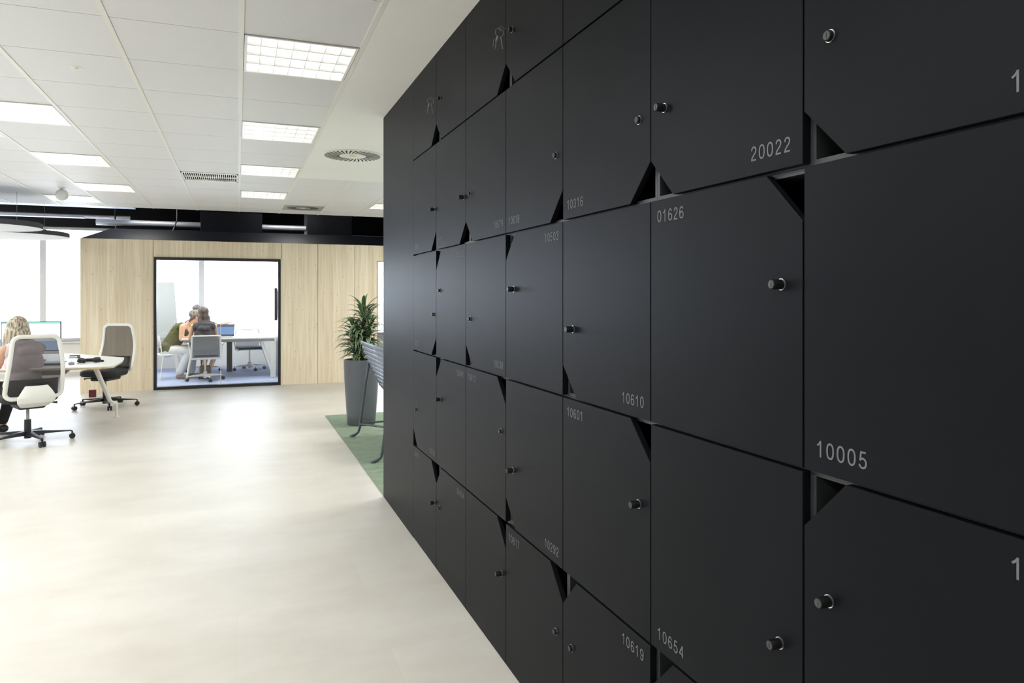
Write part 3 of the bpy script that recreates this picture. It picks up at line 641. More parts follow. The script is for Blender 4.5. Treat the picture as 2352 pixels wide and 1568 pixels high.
def task_chair(label):
    r = thing('office_chair', label, 'chair', group='white framed mesh office chairs')
    swivel_base(r, a0=58, col_top=.39, sleeve=.235)
    # seat, forward +y
    s = MB(); P = rrect(.49, .46, .13, 6)
    rings = []
    for z, k in ((.415, .80), (.42, .93), (.44, 1), (.475, 1), (.495, .95), (.503, .80)):
        rings.append([s.bm.verts.new((x*k, y*k+.02, z+(.012*(y/.23)**2 if z > .45 else 0))) for x, y in P])
    n = len(P)
    for A, B in zip(rings, rings[1:]):
        for i in range(n): s.bm.faces.new((A[i], A[(i+1) % n], B[(i+1) % n], B[i]))
    s.bm.faces.new(rings[0][::-1]); s.bm.faces.new(rings[-1])
    s.build('seat', M['chairblack'], r, smooth=True, angle=60)
    MB().box(-.12, .12, -.17, .14, .355, .415).build('mechanism', M['plastic'], r, bevel=.02)
    MB().tube([(.12, .02, .385), (.23, .03, .38), (.27, .03, .375)], [.008, .008, .013], 8).build('lever', M['plastic'], r, smooth=True)
    # back frame: trapezoid loop leaning back, centre plane at y ~ -0.25
    def bp(x, t):   # t 0..1 height
        z = .475+.61*t; y = -.235-.07*t+.055*(math.sin(PI*t*.9)**2)*-1+.03*(x/.25)**2; return (x, y, z)
    loop = []
    def half(t): return .245-.055*t+.012*math.sin(PI*t)
    path = []
    for k in range(13): path.append((half(.10+.8*k/12), .10+.8*k/12))
    for k in range(1, 7):
        a = k/6*PI/2; path.append((half(.9)-.07*(1-math.cos(a)), .9+.1*math.sin(a)))
    for k in range(7): path.append(((half(.9)-.07)*(1-2*k/6), 1.0))
    path += [(-x, t_) for x, t_ in path[18:12:-1]]
    path += [(-x, t_) for x, t_ in path[12::-1]]
    for k in range(1, 7):
        a = k/6*PI/2; path.append((-(half(.1)-.06*(1-math.cos(a))), .1-.1*math.sin(a)))
    for k in range(7): path.append((-(half(.1)-.06)*(1-2*k/6), 0))
    for k in range(6, 0, -1):
        a = k/6*PI/2; path.append((half(.1)-.06*(1-math.cos(a)), .1-.1*math.sin(a)))
    # drop doubled points
    pp = [path[0]]
    for p in path[1:]:
        if (Vector(p)-Vector(pp[-1])).length > .004: pp.append(p)
    q = MB(); L3 = [Vector(bp(x, t_)) for x, t_ in pp]
    q.tube(L3, .021, 10, closed=True, flat=.6)
    q.build('back_frame', M['white'], r, smooth='all')
    # mesh skin
    q = MB(); n = 8; rows = 12; grid = []
    for j in range(rows+1):
        t_ = .02+.965*j/rows; hw = half(t_)-.012
        if t_ > .9: hw -= .07*(1-math.sqrt(max(0, 1-((t_-.9)/.1)**2)))
        grid.append([q.bm.verts.new(Vector(bp(hw*(2*i/n-1), t_))+Vector((0, .008, 0))) for i in range(n+1)])
    for j in range(rows):
        for i in range(n): q.bm.faces.new((grid[j][i], grid[j][i+1], grid[j+1][i+1], grid[j+1][i]))
    q.build('back_mesh', M['gmesh'], r, smooth='all')
    # dark lumbar band in front of the mesh
    q = MB(); grid = []
    for j in range(5):
        t_ = .03+.27*j/4; hw = half(t_)-.03
        grid.append([q.bm.verts.new(Vector(bp(hw*(2*i/n-1), t_))+Vector((0, .028, 0))) for i in range(n+1)])
    for j in range(4):
        for i in range(n): q.bm.faces.new((grid[j][i], grid[j][i+1], grid[j+1][i+1], grid[j+1][i]))
    o = q.build('lumbar_pad', M['chairblack'], r, smooth='all'); md = o.modifiers.new('t', 'SOLIDIFY'); md.thickness = .014
    # white bracket sweeping from the back frame to under the seat
    q = MB(); grid = []
    prof = [(.095, -.315, .60), (.13, -.335, .55), (.165, -.335, .49), (.16, -.31, .44), (.12, -.23, .395), (.08, -.12, .375), (.07, -.02, .37)]
    for hw, y, z in prof: grid.append([q.bm.verts.new((hw*(2*i/6-1), y+.02*(2*i/6-1)**2, z)) for i in range(7)])
    for j in range(len(prof)-1):
        for i in range(6): q.bm.faces.new((grid[j][i], grid[j][i+1], grid[j+1][i+1], grid[j+1][i]))
    o = q.build('back_bracket', M['white'], r, smooth='all'); md = o.modifiers.new('t', 'SOLIDIFY'); md.thickness = .022; md.offset = 0
    b2 = o.modifiers.new('b', 'BEVEL'); b2.width = .006; b2.segments = 2
    return r
ch1 = task_chair('white framed mesh office chair with its back to us, in front of the seated person')
ch1.location = (-1.99, 8.53, 0); ch1.rotation_euler.z = math.radians(27)
ch2 = copy_tree(ch1); ch2['label'] = 'empty white framed mesh office chair behind the desk end, beside the wood wall'
ch2.location = (-1.66, 10.90, 0); ch2.rotation_euler.z = math.radians(156)
tag(MB().box(-.045, .045, -.03, .03, 0, .105).build('small_box', M['red'], None, bevel=.003, loc=(-1.99, 12.0, .001)), 'small dark red box on the floor near the wood wall, seen under the empty chair', 'box')

# desk (bench desk with chamfered end)
dk = thing('desk', 'white office desk with plywood edge and slanted white legs', 'desk', (-2.6, 9.5, 0))
Pt = [(-1.24, 8.70), (-1.24, 9.30), (-1.285, 9.78), (-2.02, 10.70), (-4.6, 10.70), (-4.6, 8.62), (-1.36, 8.62)]
Pl = [(x+2.6, y-9.5) for x, y in Pt]
MB().prism([(x, y, .728) for x, y in Pl], (0, 0, .012)).build('table_top', M['desk'], dk, bevel=.002)
MB().prism([(x*.9985, y*.9985, .712) for x, y in Pl], (0, 0, .0158)).build('edge_band', M['edge'], dk, bevel=.003)
for (a, c) in (((-1.63, 9.82, .71), (-1.385, 9.90, .012)), ((-2.40, 9.78, .71), (-2.53, 9.82, .012)), ((-1.62, 8.98, .71), (-1.60, 10.5, .71))):
    a = Vector(a)-Vector((2.6*-1, 9.5, 0)); c = Vector(c)-Vector((2.6*-1, 9.5, 0))
    if c.z > .5: continue
    q = MB(); q.tube([a, a+(c-a)*.72, Vector((c.x, c.y, .16)), c], [.030, .024, .018, .015], 12); q.cyl(Vector((c.x, c.y, 0)), Vector((c.x, c.y, .012)), .034, n=20)
    q.build('leg', M['white'], dk, smooth=True)
MB().box(-1.9, 1.0, .25, .31, .665, .712).build('crossbar', M['white'], dk)
q = MB().prism([(.93, -.62, .712), (.62, -.62, .712), (.55, -.62, .64), (.86, -.62, .64)], (0, .12, 0)); q.build('cable_tray', M['grey'], dk)
for k, (ax, ay) in enumerate(((-4.3, 9.0), (-4.3, 10.3))):
    q = MB(); q.tube([(ax+2.6, ay-9.5, 0), (ax+2.6, ay-9.5, .712)], .025, 12); q.build('leg', M['white'], dk, smooth=True)

# monitor
mo = thing('monitor', 'wide computer monitor with a white page and green bar on screen', 'monitor', (-2.19, 9.55, .74), math.radians(2))
MB().box(-.29, .29, -.012, .02, .115, .455).build('case', M['screenframe'], mo, bevel=.004)
MB().box(-.282, .282, -.0135, -.0125, .124, .447).build('screen', M['screen'], mo)
q = MB(); q.box(-.02, .02, .02, .04, .01, .22); q.build('stand', M['plastic'], mo, bevel=.004)
MB().box(-.12, .12, -.06, .12, 0, .012).build('foot', M['plastic'], mo, bevel=.004)
# papers / keyboard / mouse / headset
o = tag(MB().box(-.21, .21, -.065, .065, 0, .018).build('keyboard', M['plastic'], bevel=.004, loc=(-1.98, 9.02, .7405)), 'dark keyboard on the desk behind the chair back', 'keyboard')
o = tag(MB().box(-.19, .19, -.11, .11, 0, .012).build('laptop_stand', M['grey'], bevel=.003, loc=(-2.0, 9.28, .7405)), 'grey flat tray behind the keyboard under the monitor', 'tray')
ms = thing('computer_mouse', 'small grey computer mouse near the desk edge', 'mouse', (-1.69, 8.98, .7405))
q = MB(); q.ell((0, 0, .012), (.032, .052, .018)); q.build('mouse_body', M['grey'], ms, smooth='all')
MB().box(-.002, .002, .01, .035, .026, .032).build('scroll_wheel', M['plastic'], ms)
hs = thing('headset', 'folded black headset lying on the white desk', 'headset', (-1.56, 9.18, .7405), math.radians(20))
q = MB(); q.tube(arc((0, 0, .02), .09, -10, 190, 16, 'xy'), .014, 8, flat=1.3); q.build('headband', M['chairblack'], hs, smooth='all')
for s in (-1, 1):
    q = MB(); q.tube([(s*.078, -.02, .012), (s*.074, -.03, .045)], [.042, .036], 20); e = q.build('ear_cup', M['chairblack'], hs, smooth=True)
MB().tube([(-.08, .03, .02), (-.04, .09, .012), (.05, .10, .012), (.11, .05, .01), (.14, -.02, .01)], .011, 8).build('cable', M['chairblack'], hs, smooth='all')
tag(MB().box(-.03, .03, -.008, .008, 0, .01).build('yellow_marker', M['yellow'], bevel=.003, loc=(-1.62, 9.02, .7405)), 'tiny yellow marker in front of the black headset', 'marker')
st = thing('stapler', 'small dark stapler near the far desk edge behind the mouse', 'stapler', (-1.83, 9.9, .7405), math.radians(-8))
MB().box(-.06, .06, -.012, .012, 0, .008).build('base', M['plastic'], st); MB().box(-.055, .06, -.011, .011, .018, .034).build('arm', M['plastic'], st, bevel=.004); MB().box(.03, .06, -.01, .01, .008, .018).build('hinge', M['grey'], st)

# planter with dracaena
random.seed(7)
px_, py_ = 1.335, 8.33
pl = thing('potted_plant', 'leafy striped dracaena in a tall tapered grey planter', 'potted plant', (px_, py_, .008))
q = MB(); q.lathe([(.150, 0), (.158, .008), (.170, .16), (.184, .36), (.193, .54), (.198, .68), (.199, .742), (.187, .748), (.184, .73), (.18, .66)], 48); q.build('planter', M['pot'], pl, smooth=True, angle=50)
q = MB(); q.lathe([(.183, .728), (.10, .738), (.001, .742)], 32, cap=False); q.build('soil', M['soil'], pl, smooth='all')
q = MB()
stems = [((.0, 0), (.03, .02), .62), ((.05, -.03), (.09, -.02), .48), ((-.05, .03), (-.08, .02), .38), ((.02, .06), (.02, .10), .25)]
for (a, c, h) in stems: q.tube([(a[0], a[1], .70), ((a[0]+c[0])/2+.01, (a[1]+c[1])/2, .70+h*.5), (c[0], c[1], .70+h)], [.016, .014, .011], 8)
q.build('stem', M['leafstem'], pl, smooth='all')
def leaf(bm, base, yaw, pitch, L, wd, droop, uvl):
    n = 8; pts = []; p = Vector(base); a = pitch
    for i in range(n+1):
        pts.append(p.copy()); d = Vector((math.cos(yaw)*math.cos(a), math.sin(yaw)*math.cos(a), math.sin(a))); p = p+d*(L/n); a -= droop/n*(.5+i/n)
    side = Vector((-math.sin(yaw), math.cos(yaw), 0)); prev = None
    for i, p in enumerate(pts):
        t_ = i/n; w_ = wd*(.45+.9*math.sin(PI*min(1, t_*.95+.12)))*(1 if t_ < .6 else (1-(t_-.6)/.4)**.8)+.0008
        up = Vector((0, 0, 1)); row = [bm.verts.new(p-side*w_+up*w_*.35), bm.verts.new(p), bm.verts.new(p+side*w_+up*w_*.35)]
        if prev:
            for k in range(2):
                f = bm.faces.new((prev[k], prev[k+1], row[k+1], row[k])); f.smooth = True
                us = (k*.5, (k+1)*.5, (k+1)*.5, k*.5); vs4 = ((i-1)/n, (i-1)/n, i/n, i/n)
                for lp, u_, v_ in zip(f.loops, us, vs4): lp[uvl].uv = (u_, v_)
        prev = row
nleaf = 0
for (a, c, h) in stems:
    tot = int(80*h/.62)+14
    for k in range(tot):
        t_ = .18+.82*(k/tot); z = .70+h*t_; yaw = k*2.399+random.uniform(-.3, .3); top = t_
        pitch = math.radians(random.uniform(5, 40)+55*max(0, t_-.6)/.4*random.uniform(.4, 1.0)); L = random.uniform(.20, .34)*(.72+.42*t_)
        bx = a[0]+(c[0]-a[0])*t_; by = a[1]+(c[1]-a[1])*t_
        q = MB(); uvl = q.bm.loops.layers.uv.new('UVMap')
        leaf(q.bm, (bx, by, z), yaw, pitch, L, random.uniform(.013, .020), random.uniform(1.0, 2.2), uvl)
        q.build('leaf', M['leaf'], pl)
        nleaf += 1
# slatted bench seen from behind its end (back towards -x, slats along y)
bn = thing('slatted_bench', 'blue grey slatted metal bench in front of the tall planter, cut off by the lockers', 'bench', (1.30, 7.0, .008))
y0, y1 = -.72, .62
prof = [(-.075, .985), (-.062, .935), (-.045, .885), (-.025, .835), (-.003, .785), (.018, .735), (.040, .685), (.062, .635), (.088, .585), (.118, .535), (.155, .490), (.200, .455), (.255, .435), (.315, .430), (.375, .435), (.435, .445), (.495, .455)]
for k, (x, z) in enumerate(prof):
    a = prof[max(0, k-1)]; c = prof[min(len(prof)-1, k+1)]; t_ = Vector((c[0]-a[0], 0, c[1]-a[1])).normalized(); 
    q = MB(); q.tube([(x, y0, z), (x, y1, z)], .0225, 12, flat=.45, up=(t_.z, 0, -t_.x)); q.build('slat', M['benchgrey'], bn, smooth='all')
for y in (y0+.02, y1-.02):
    q = MB(); q.tube([(x+.012, y, z-.012) for x, z in prof], .011, 8); q.build('side_rail', M['benchleg'], bn, smooth='all')
for y in (y0+.06, y1-.02):
    q = MB(); q.tube([(-.185, y, .014), (-.150, y, .018), (-.115, y, .045), (-.098, y, .10), (-.03, y, .60), (.0, y, .775)], .014, 10); q.cyl((-.20, y, .0), (-.165, y, .014), .017, n=10)
    q.build('leg', M['benchleg'], bn, smooth='all')
    q = MB(); q.tube([(.56, y, .014), (.52, y, .018), (.49, y, .05), (.44, y, .43)], .014, 10); q.build('leg', M['benchleg'], bn, smooth='all')
q = MB(); q.tube([(-.10, y1-.02, .13), (.47, y0+.06, .20)], .010, 8); q.build('brace', M['benchleg'], bn, smooth='all')
q = MB(); q.tube([(-.10, y0+.06, .13), (.47, y1-.02, .20)], .010, 8); q.build('brace', M['benchleg'], bn, smooth='all')
q = MB(); q.tube([(-.095, y1-.02, .14), (.48, y1-.02, .14)], .010, 8); q.build('brace', M['benchleg'], bn, smooth='all')

# acoustic discs
def disc(c, R, label):
    r = thing('acoustic_disc', label, 'ceiling disc', c, 0, 'round grey discs hanging over the desks')
    q = MB(); q.lathe([(R-.004, .0), (R, .008), (R, .058), (R-.01, .065), (.001, .065)], 72); q.build('rim', M['felt'], r, smooth=True)
    q = MB(); q.lathe([(R-.002, -.001), (.001, -.001)], 72, cap=False); q.build('underside', M['feltunder'], r)
    for k in range(3):
        a = 2*PI*k/3+.3; x, y = .6*R*math.cos(a), .6*R*math.sin(a)
        MB().cyl((x, y, .05), (x, y, (ZC if c[1]+y < YEND else 3.545)-c[2]), .002, n=6).build('wire', M['grey'], r)
    q = MB(); q.lathe([(.22, .05), (.20, .075), (.001, .08)], 32, cap=False); q.build('hub', M['felt'], r, smooth=True)
disc((-3.02, 10.6, 2.34), .70, 'upper round grey disc hanging above the desk at the picture edge')
disc((-3.16, 12.35, 2.36), .80, 'lower round grey disc hanging above the desk in front of the windows')

# ================================================================ meeting furniture
mt_ = thing('meeting_table', 'long white meeting table behind the glass front', 'table', (-.3, 14.45, .008))
MB().box(-.62, .965, -.72, .72, .70, .727).build('table_top', M['desk'], mt_, bevel=.004)
MB().box(-.58, .93, -.68, .68, .655, .70).build('frame', M['grey'], mt_)
for s in (-1, 1):
    q = MB(); q.tube([(.70, s*.62, .655), (.91, s*.69, .01)], [.030, .018], 12); q.cyl((.91, s*.69, 0), (.91, s*.69, .01), .035, n=16); q.build('leg', M['white'], mt_, smooth=True)
    q = MB(); q.tube([(-.42, s*.60, .655), (-.54, s*.66, .01)], [.030, .018], 12); q.build('leg', M['white'], mt_, smooth=True)
MB().box(.86, .95, -.70, -.66, .0, .655).build('end_panel', M['white'], mt_)
q = MB(); q.box(.10, .20, .55, .65, 0, .60); q.box(.06, .25, .52, .68, .58, .655); q.build('cable_column', M['plastic'], mt_, bevel=.004)
lp = thing('laptop', 'open laptop with a blue screen on the meeting table', 'laptop', (-.22, 14.1, .736), math.radians(-4))
MB().box(-.16, .16, -.24, -.02, 0, .016).build('laptop_base', M['grey'], lp, bevel=.003)
mtx = Matrix.Rotation(math.radians(-16), 4, 'X')
MB().box(-.16, .16, -.012, 0, .01, .235, mtx).build('lid', M['tvblack'], lp, bevel=.003)
MB().box(-.152, .152, -.0135, -.0125, .02, .225, mtx).build('screen', M['laptop'], lp)

def meeting_chair(label, a0=10, armrest=True):
    r = thing('meeting_chair', label, 'chair', group='white framed swivel chairs in the meeting room')
    swivel_base(r, n=4, rb=.30, m=M['white'], cast=M['plastic'], a0=a0, col_m=M['chrome'], col_top=.42, sleeve=.16)
    q = MB(); P = rrect(.46, .44, .06, 5); q.prism([(x, y, .425) for x, y in P], (0, 0, .045)); q.build('seat', M['navy'], r, bevel=.012)
    fr = [(-.235, -.22, .36), (-.235, -.235, .45), (-.225, -.26, .78), (.225, -.26, .78), (.235, -.235, .45), (.235, -.22, .36)]
    q = MB(); q.tube([(-.235, -.2, .40), (-.232, -.235, .52), (-.222, -.27, .79)], .017, 8); q.tube([(.235, -.2, .40), (.232, -.235, .52), (.222, -.27, .79)], .017, 8)
    q.tube([(-.222, -.27, .79), (.222, -.27, .79)], .012, 8); q.tube([(-.235, -.2, .40), (.235, -.2, .40)], .020, 8)
    q.tube([(-.235, -.2, .40), (-.225, .20, .41)], .012, 8); q.tube([(.235, -.2, .40), (.225, .20, .41)], .012, 8)
    q.build('back_frame', M['white'], r, smooth=True)
    q = MB(); q.prism([(-.218, -.205, .42), (.218, -.205, .42), (.218, -.235, .54), (.208, -.265, .775), (-.208, -.265, .775), (-.218, -.235, .54)][0:6], (0, .004, 0)) if False else None
    q = MB(); v = [q.bm.verts.new(p) for p in ((-.218, -.21, .42), (.218, -.21, .42), (.218, -.235, .54), (-.218, -.235, .54), (.208, -.265, .775), (-.208, -.265, .775))]
    q.bm.faces.new((v[0], v[1], v[2], v[3])); q.bm.faces.new((v[3], v[2], v[4], v[5])); q.build('back_mesh', M['lmesh'], r)
    if armrest:
        for s in (-1, 1):
            q = MB(); q.tube([(s*.235, -.18, .40), (s*.27, -.16, .62), (s*.27, -.20, .64), (s*.27, .10, .645)], [.011, .011, .014, .016], 8); q.build('armrest', M['white'], r, smooth=True)
    return r
mc = meeting_chair('white framed mesh chair with its back to the glass, under the long-haired person', 12)
mc.location = (-.53, 13.58, .008); mc.rotation_euler.z = math.radians(6)
mc2 = copy_tree(mc); mc2.location = (.22, 15.20, .008); mc2.rotation_euler.z = math.radians(188); mc2['label'] = 'empty white swivel chair with navy seat across the meeting table'
mc3 = copy_tree(mc); mc3.location = (-.62, 15.15, .008); mc3.rotation_euler.z = math.radians(178); mc3['label'] = 'swivel chair behind the two heads, across the meeting table'
sc_ = thing('sled_chair', 'light four-legged chair under the person in the olive top', 'chair', (-1.12, 14.15, .008), math.radians(-70))
MB().prism([(x, y, .425) for x, y in rrect(.44, .44, .05, 4)], (0, 0, .02)).build('seat', M['white'], sc_, bevel=.006)
q = MB(); g_ = []
for k in range(7):
    x = -.2+.4*k/6; g_.append((q.bm.verts.new((x, -.21-.02*(1-(x/.2)**2), .56)), q.bm.verts.new((x*.95, -.25-.02*(1-(x/.2)**2), .78))))
for a, c in zip(g_, g_[1:]): q.bm.faces.new((a[0], c[0], c[1], a[1]))
o = q.build('backrest', mat('pale_plastic', (.60, .62, .66), .4), sc_, smooth='all'); md = o.modifiers.new('t', 'SOLIDIFY'); md.thickness = .01
for s in (-1, 1):
    for f2 in (-1, 1):
        q = MB(); q.tube([(s*.19, f2*.18, .425), (s*.23, f2*.24, 0.0)], .009, 8); q.build('leg', M['white'], sc_, smooth=True)
    q = MB(); q.tube([(s*.2, -.2, .42), (s*.19, -.235, .75)], .009, 8); q.build('back_post', M['white'], sc_, smooth=True)
fc = thing('flip_chart', 'tall pale grey board on a stand behind the glass, left end', 'flip chart', (-1.42, 15.1, .008), math.radians(12))
q = MB(); q.prism([(-.35, 0, .68), (.36, 0, .68), (.30, .10, 1.74), (-.35, .10, 1.74)], (0, .02, 0)); q.build('board', M['board'], fc, bevel=.006)
MB().box(-.34, .36, -.05, .01, .655, .68).build('pen_tray', M['grey'], fc)
for s in (-1, 1):
    q = MB(); q.tube([(s*.30, .04, 1.0), (s*.33, .0, .0)], .012, 8); q.build('leg', M['white'], fc, smooth=True)
tv = thing('wall_screen', 'black flat screen seen edge-on on the meeting room side wall', 'television', (.72, 14.7, 1.33))
MB().box(-.075, -.03, -.62, .62, -.30, .30).build('screen_case', M['tvblack'], tv, bevel=.004)
MB().box(-.03, 0, -.15, .15, -.12, .12).build('wall_bracket', M['grey'], tv)

# ================================================================ people
def rotm(ax, deg): return Matrix.Rotation(math.radians(deg), 3, ax)
def hand(b, wrist, d, palm_n, s=1.0, curl=.5):
    """palm + 5 fingers; d = pointing direction, palm_n = direction the palm faces"""
    w = Vector(wrist); d = Vector(d).normalized(); n = Vector(palm_n); n = (n-d*n.dot(d)).normalized(); sd = d.cross(n)
    for k in (-1, 0, 1): b.cap(w+sd*.006*k*s, w+d*.075*s+sd*.022*k*s, .013*s, .0125*s, 10)
    for i, (o, L) in enumerate(((-.030, .066), (-.010, .078), (.011, .072), (.030, .056))):
        p0 = w+d*.08*s+sd*o*s; d1 = (d+n*curl*.4).normalized(); p1 = p0+d1*L*.5*s; d2 = (d+n*curl*1.3).normalized(); p2 = p1+d2*L*.5*s
        b.cap(p0, p1, .0085*s, .008*s, 8); b.cap(p1, p2, .008*s, .0068*s, 8)
    t0 = w+d*.025*s-sd*.028*s; t1 = t0+(d*.6-sd*.6+n*.3).normalized()*.035*s; t2 = t1+(d*.9-sd*.15+n*.35).normalized()*.03*s
    b.cap(t0, t1, .011*s, .0095*s, 8); b.cap(t1, t2, .0095*s, .008*s, 8)
def head(b, c, R=None, s=1.0):
    """c = head centre, R = 3x3 rotation; face towards local +y"""
    R = R or Matrix.Identity(3); c = Vector(c); T = lambda p: c+R @ (Vector(p)*s)
    b.ell(T((0, -.008, .02)), (.076*s, .096*s, .10*s), R); b.ell(T((0, .025, -.045)), (.056*s, .065*s, .07*s), R)
    b.cap(T((0, .088, .012)), T((0, .108, -.022)), .008*s, .013*s, 8)                  # nose
    b.ell(T((0, .082, -.058)), (.024*s, .014*s, .009*s), R)                             # lips
    b.ell(T((0, .074, -.093)), (.02*s, .018*s, .015*s), R)                              # chin
    for k in (-1, 1): b.ell(T((k*.078, -.005, -.005)), (.010*s, .020*s, .032*s), R); b.ell(T((k*.03, .082, .03)), (.022*s, .012*s, .007*s), R)
def eyes(par, c, R=None, s=1.0):
    R = R or Matrix.Identity(3)
    for k in (-1, 1):
        q = MB(); q.ell(Vector(c)+R @ (Vector((k*.031, .086, .008))*s), .0115*s, seg=12, rings=8); q.mi = 1; q.ell(Vector(c)+R @ (Vector((k*.031, .093, .008))*s), .006*s, seg=10, rings=6); q.build('eye', [M['white'], M['plastic']], par, smooth='all')

def person(name_label, loc, rz, skel, cl, voxel=.009):
    """skel: callback filling the body; cl: list of (part name, material, callback, voxel)"""
    b = MB(); skel(b); o = b.build('person', M['skin'], None, remesh=voxel); o.location = loc; o.rotation_euler.z = rz
    tag(o, name_label, 'person')
    for nm, m, cb, vx in cl:
        q = MB(); cb(q); q.build(nm, m, o, remesh=vx)
    return o

# --- seated person at the desk (seen from behind), local +y forward
def p0_body(b):
    head(b, (0, .10, 1.145), rotm('Z', -38) @ rotm('X', -12))
    b.cap((0, .02, .98), (0, .08, 1.08), .052, .048)
    b.cap((-.14, 0, .93), (.14, 0, .93), .062, .062); b.cap((0, -.02, .62), (0, 0, .88), .12, .13); b.cap((-.07, 0, .52), (.07, 0, .52), .115)
    for s in (-1, 1):
        b.cap((s*.175, .01, .935), (s*.16, .19, .74), .05, .040); b.cap((s*.16, .19, .74), (s*.12, .40, .775), .038, .026)
        hand(b, (s*.12, .40, .775), (-.15*s, 1, -.05), (0, -.1, -1), curl=.5)
        b.cap((s*.09, 0, .52), (s*.11, .40, .51), .085, .062); b.cap((s*.11, .40, .50), (s*.11, .60, .10), .055, .036); b.cap((s*.11, .58, .045), (s*.11, .74, .035), .036, .030)
def p0_top(b):
    b.cap((-.115, .0, .925), (.115, .0, .925), .085, .085); b.cap((-.06, -.012, .965), (.06, -.012, .965), .072); b.cap((-.05, -.06, .90), (.05, -.06, .90), .075); b.ell((0, -.01, .79), (.185, .14, .18)); b.ell((0, -.015, .66), (.155, .135, .14)); b.cap((-.07, -.01, .56), (.07, -.01, .56), .125, .125)
def p0_tr(b):
    b.cap((-.08, -.01, .51), (.08, -.01, .51), .125)
    for s in (-1, 1): b.cap((s*.09, 0, .52), (s*.11, .40, .515), .095, .072); b.cap((s*.11, .40, .50), (s*.11, .59, .13), .066, .05)
def p0_hair(b):
    c = Vector((0, .10, 1.145)); R = rotm('Z', -38) @ rotm('X', -12); T = lambda x, y, z: c+R @ Vector((x, y, z))
    b.ell(T(0, -.022, .035), (.093, .106, .096), R)
    random.seed(11)
    for i in range(34):
        a = math.radians(-15+210*i/33)+PI    # fan of strands from one ear round the back to the other
        ca, sa = math.cos(a), math.sin(a); L = random.uniform(.21, .285)
        p0 = T(ca*.080, sa*.085-.015, .045); p1 = T(ca*.098, sa*.10-.02, -.06); p2 = Vector((c.x+(p1.x-c.x)*random.uniform(.95, 1.2), c.y+(p1.y-c.y)*random.uniform(.95, 1.15), c.z-L))
        b.tube([p0, p1, (p1+p2)/2+Vector((0, 0, 0)), p2], [.016, .021, .019, .006], 7)
def p0_shoe(b):
    for s in (-1, 1): b.cap((s*.11, .57, .045), (s*.11, .75, .035), .044, .036)
P0 = person('person with blonde shoulder-length hair and sleeveless pale pink top, seated at the desk', (-2.075, 8.74, 0), math.radians(42), p0_body,
       [('top', M['pink'], p0_top, .009), ('trousers', M['trousers'], p0_tr, .010), ('hair', M['blonde'], p0_hair, .0065), ('shoes', M['plastic'], p0_shoe, .008)])
eyes(P0, (0, .10, 1.145), rotm('Z', -38) @ rotm('X', -12))

# --- meeting: long-haired person, back to the glass
def p2_body(b):
    head(b, (0, .10, 1.165), rotm('X', -12)); b.cap((0, .03, .99), (0, .08, 1.09), .048, .045)
    b.cap((-.13, .02, .95), (.13, .02, .95), .055); b.cap((0, 0, .62), (0, .02, .90), .11, .12); b.cap((-.07, 0, .53), (.07, 0, .53), .11)
    for s in (-1, 1):
        b.cap((s*.175, .02, .955), (s*.215, .08, .74), .042, .036); b.cap((s*.215, .08, .74), (s*.14, .30, .79), .034, .024); hand(b, (s*.14, .30, .79), (-.2*s, 1, 0), (0, 0, -1), .95)
    b.cap((.09, .02, .53), (.26, .36, .53), .085, .062); b.cap((.26, .36, .52), (.09, .22, .10), .052, .034); b.cap((.09, .20, .04), (.08, .36, .03), .034, .028)
    b.cap((-.08, .02, .53), (.10, .40, .52), .085, .062); b.cap((.10, .40, .51), (.0, .30, .10), .052, .034); b.cap((.0, .28, .04), (0, .43, .03), .034, .028)
def p2_top(b): b.cap((-.115, .01, .945), (.115, .01, .945), .078); b.cap((-.05, -.01, .97), (.05, -.01, .97), .066); b.cap((-.04, -.055, .90), (.04, -.055, .90), .07); b.ell((0, .0, .80), (.165, .125, .17)); b.ell((0, -.005, .66), (.15, .125, .13))
def p2_skirt(b):
    b.cap((-.07, 0, .55), (.07, 0, .55), .125); b.cap((.09, .02, .54), (.25, .33, .545), .098, .078); b.cap((-.08, .02, .54), (.10, .37, .53), .098, .078)
def p2_hair(b):
    c = Vector((0, .10, 1.165)); b.ell(c+Vector((0, -.02, .035)), (.092, .105, .095)); b.ell(c+Vector((0, -.065, -.06)), (.088, .062, .13))
    for i in range(9):
        x = -.075+.15*i/8; b.cap(c+Vector((x, -.075, -.06)), c+Vector((x*1.15, -.215, -.40-.03*math.cos(i*1.9))), .030, .014, 8)
def p2_boot(b):
    b.cap((.09, .215, .20), (.09, .20, .05), .048, .045); b.cap((.09, .20, .045), (.08, .38, .035), .044, .034); b.cap((0, .29, .20), (0, .28, .05), .048, .045); b.cap((0, .28, .045), (0, .45, .035), .044, .034)
P2 = person('person with long brown hair and dark top sitting back to the glass front', (-.55, 13.58, .008), math.radians(8), p2_body,
       [('top', M['darktop'], p2_top, .009), ('skirt', M['skirt'], p2_skirt, .009), ('hair', M['brown'], p2_hair, .007), ('boots', M['boot'], p2_boot, .008)])
eyes(P2, (0, .10, 1.165), rotm('X', -12))
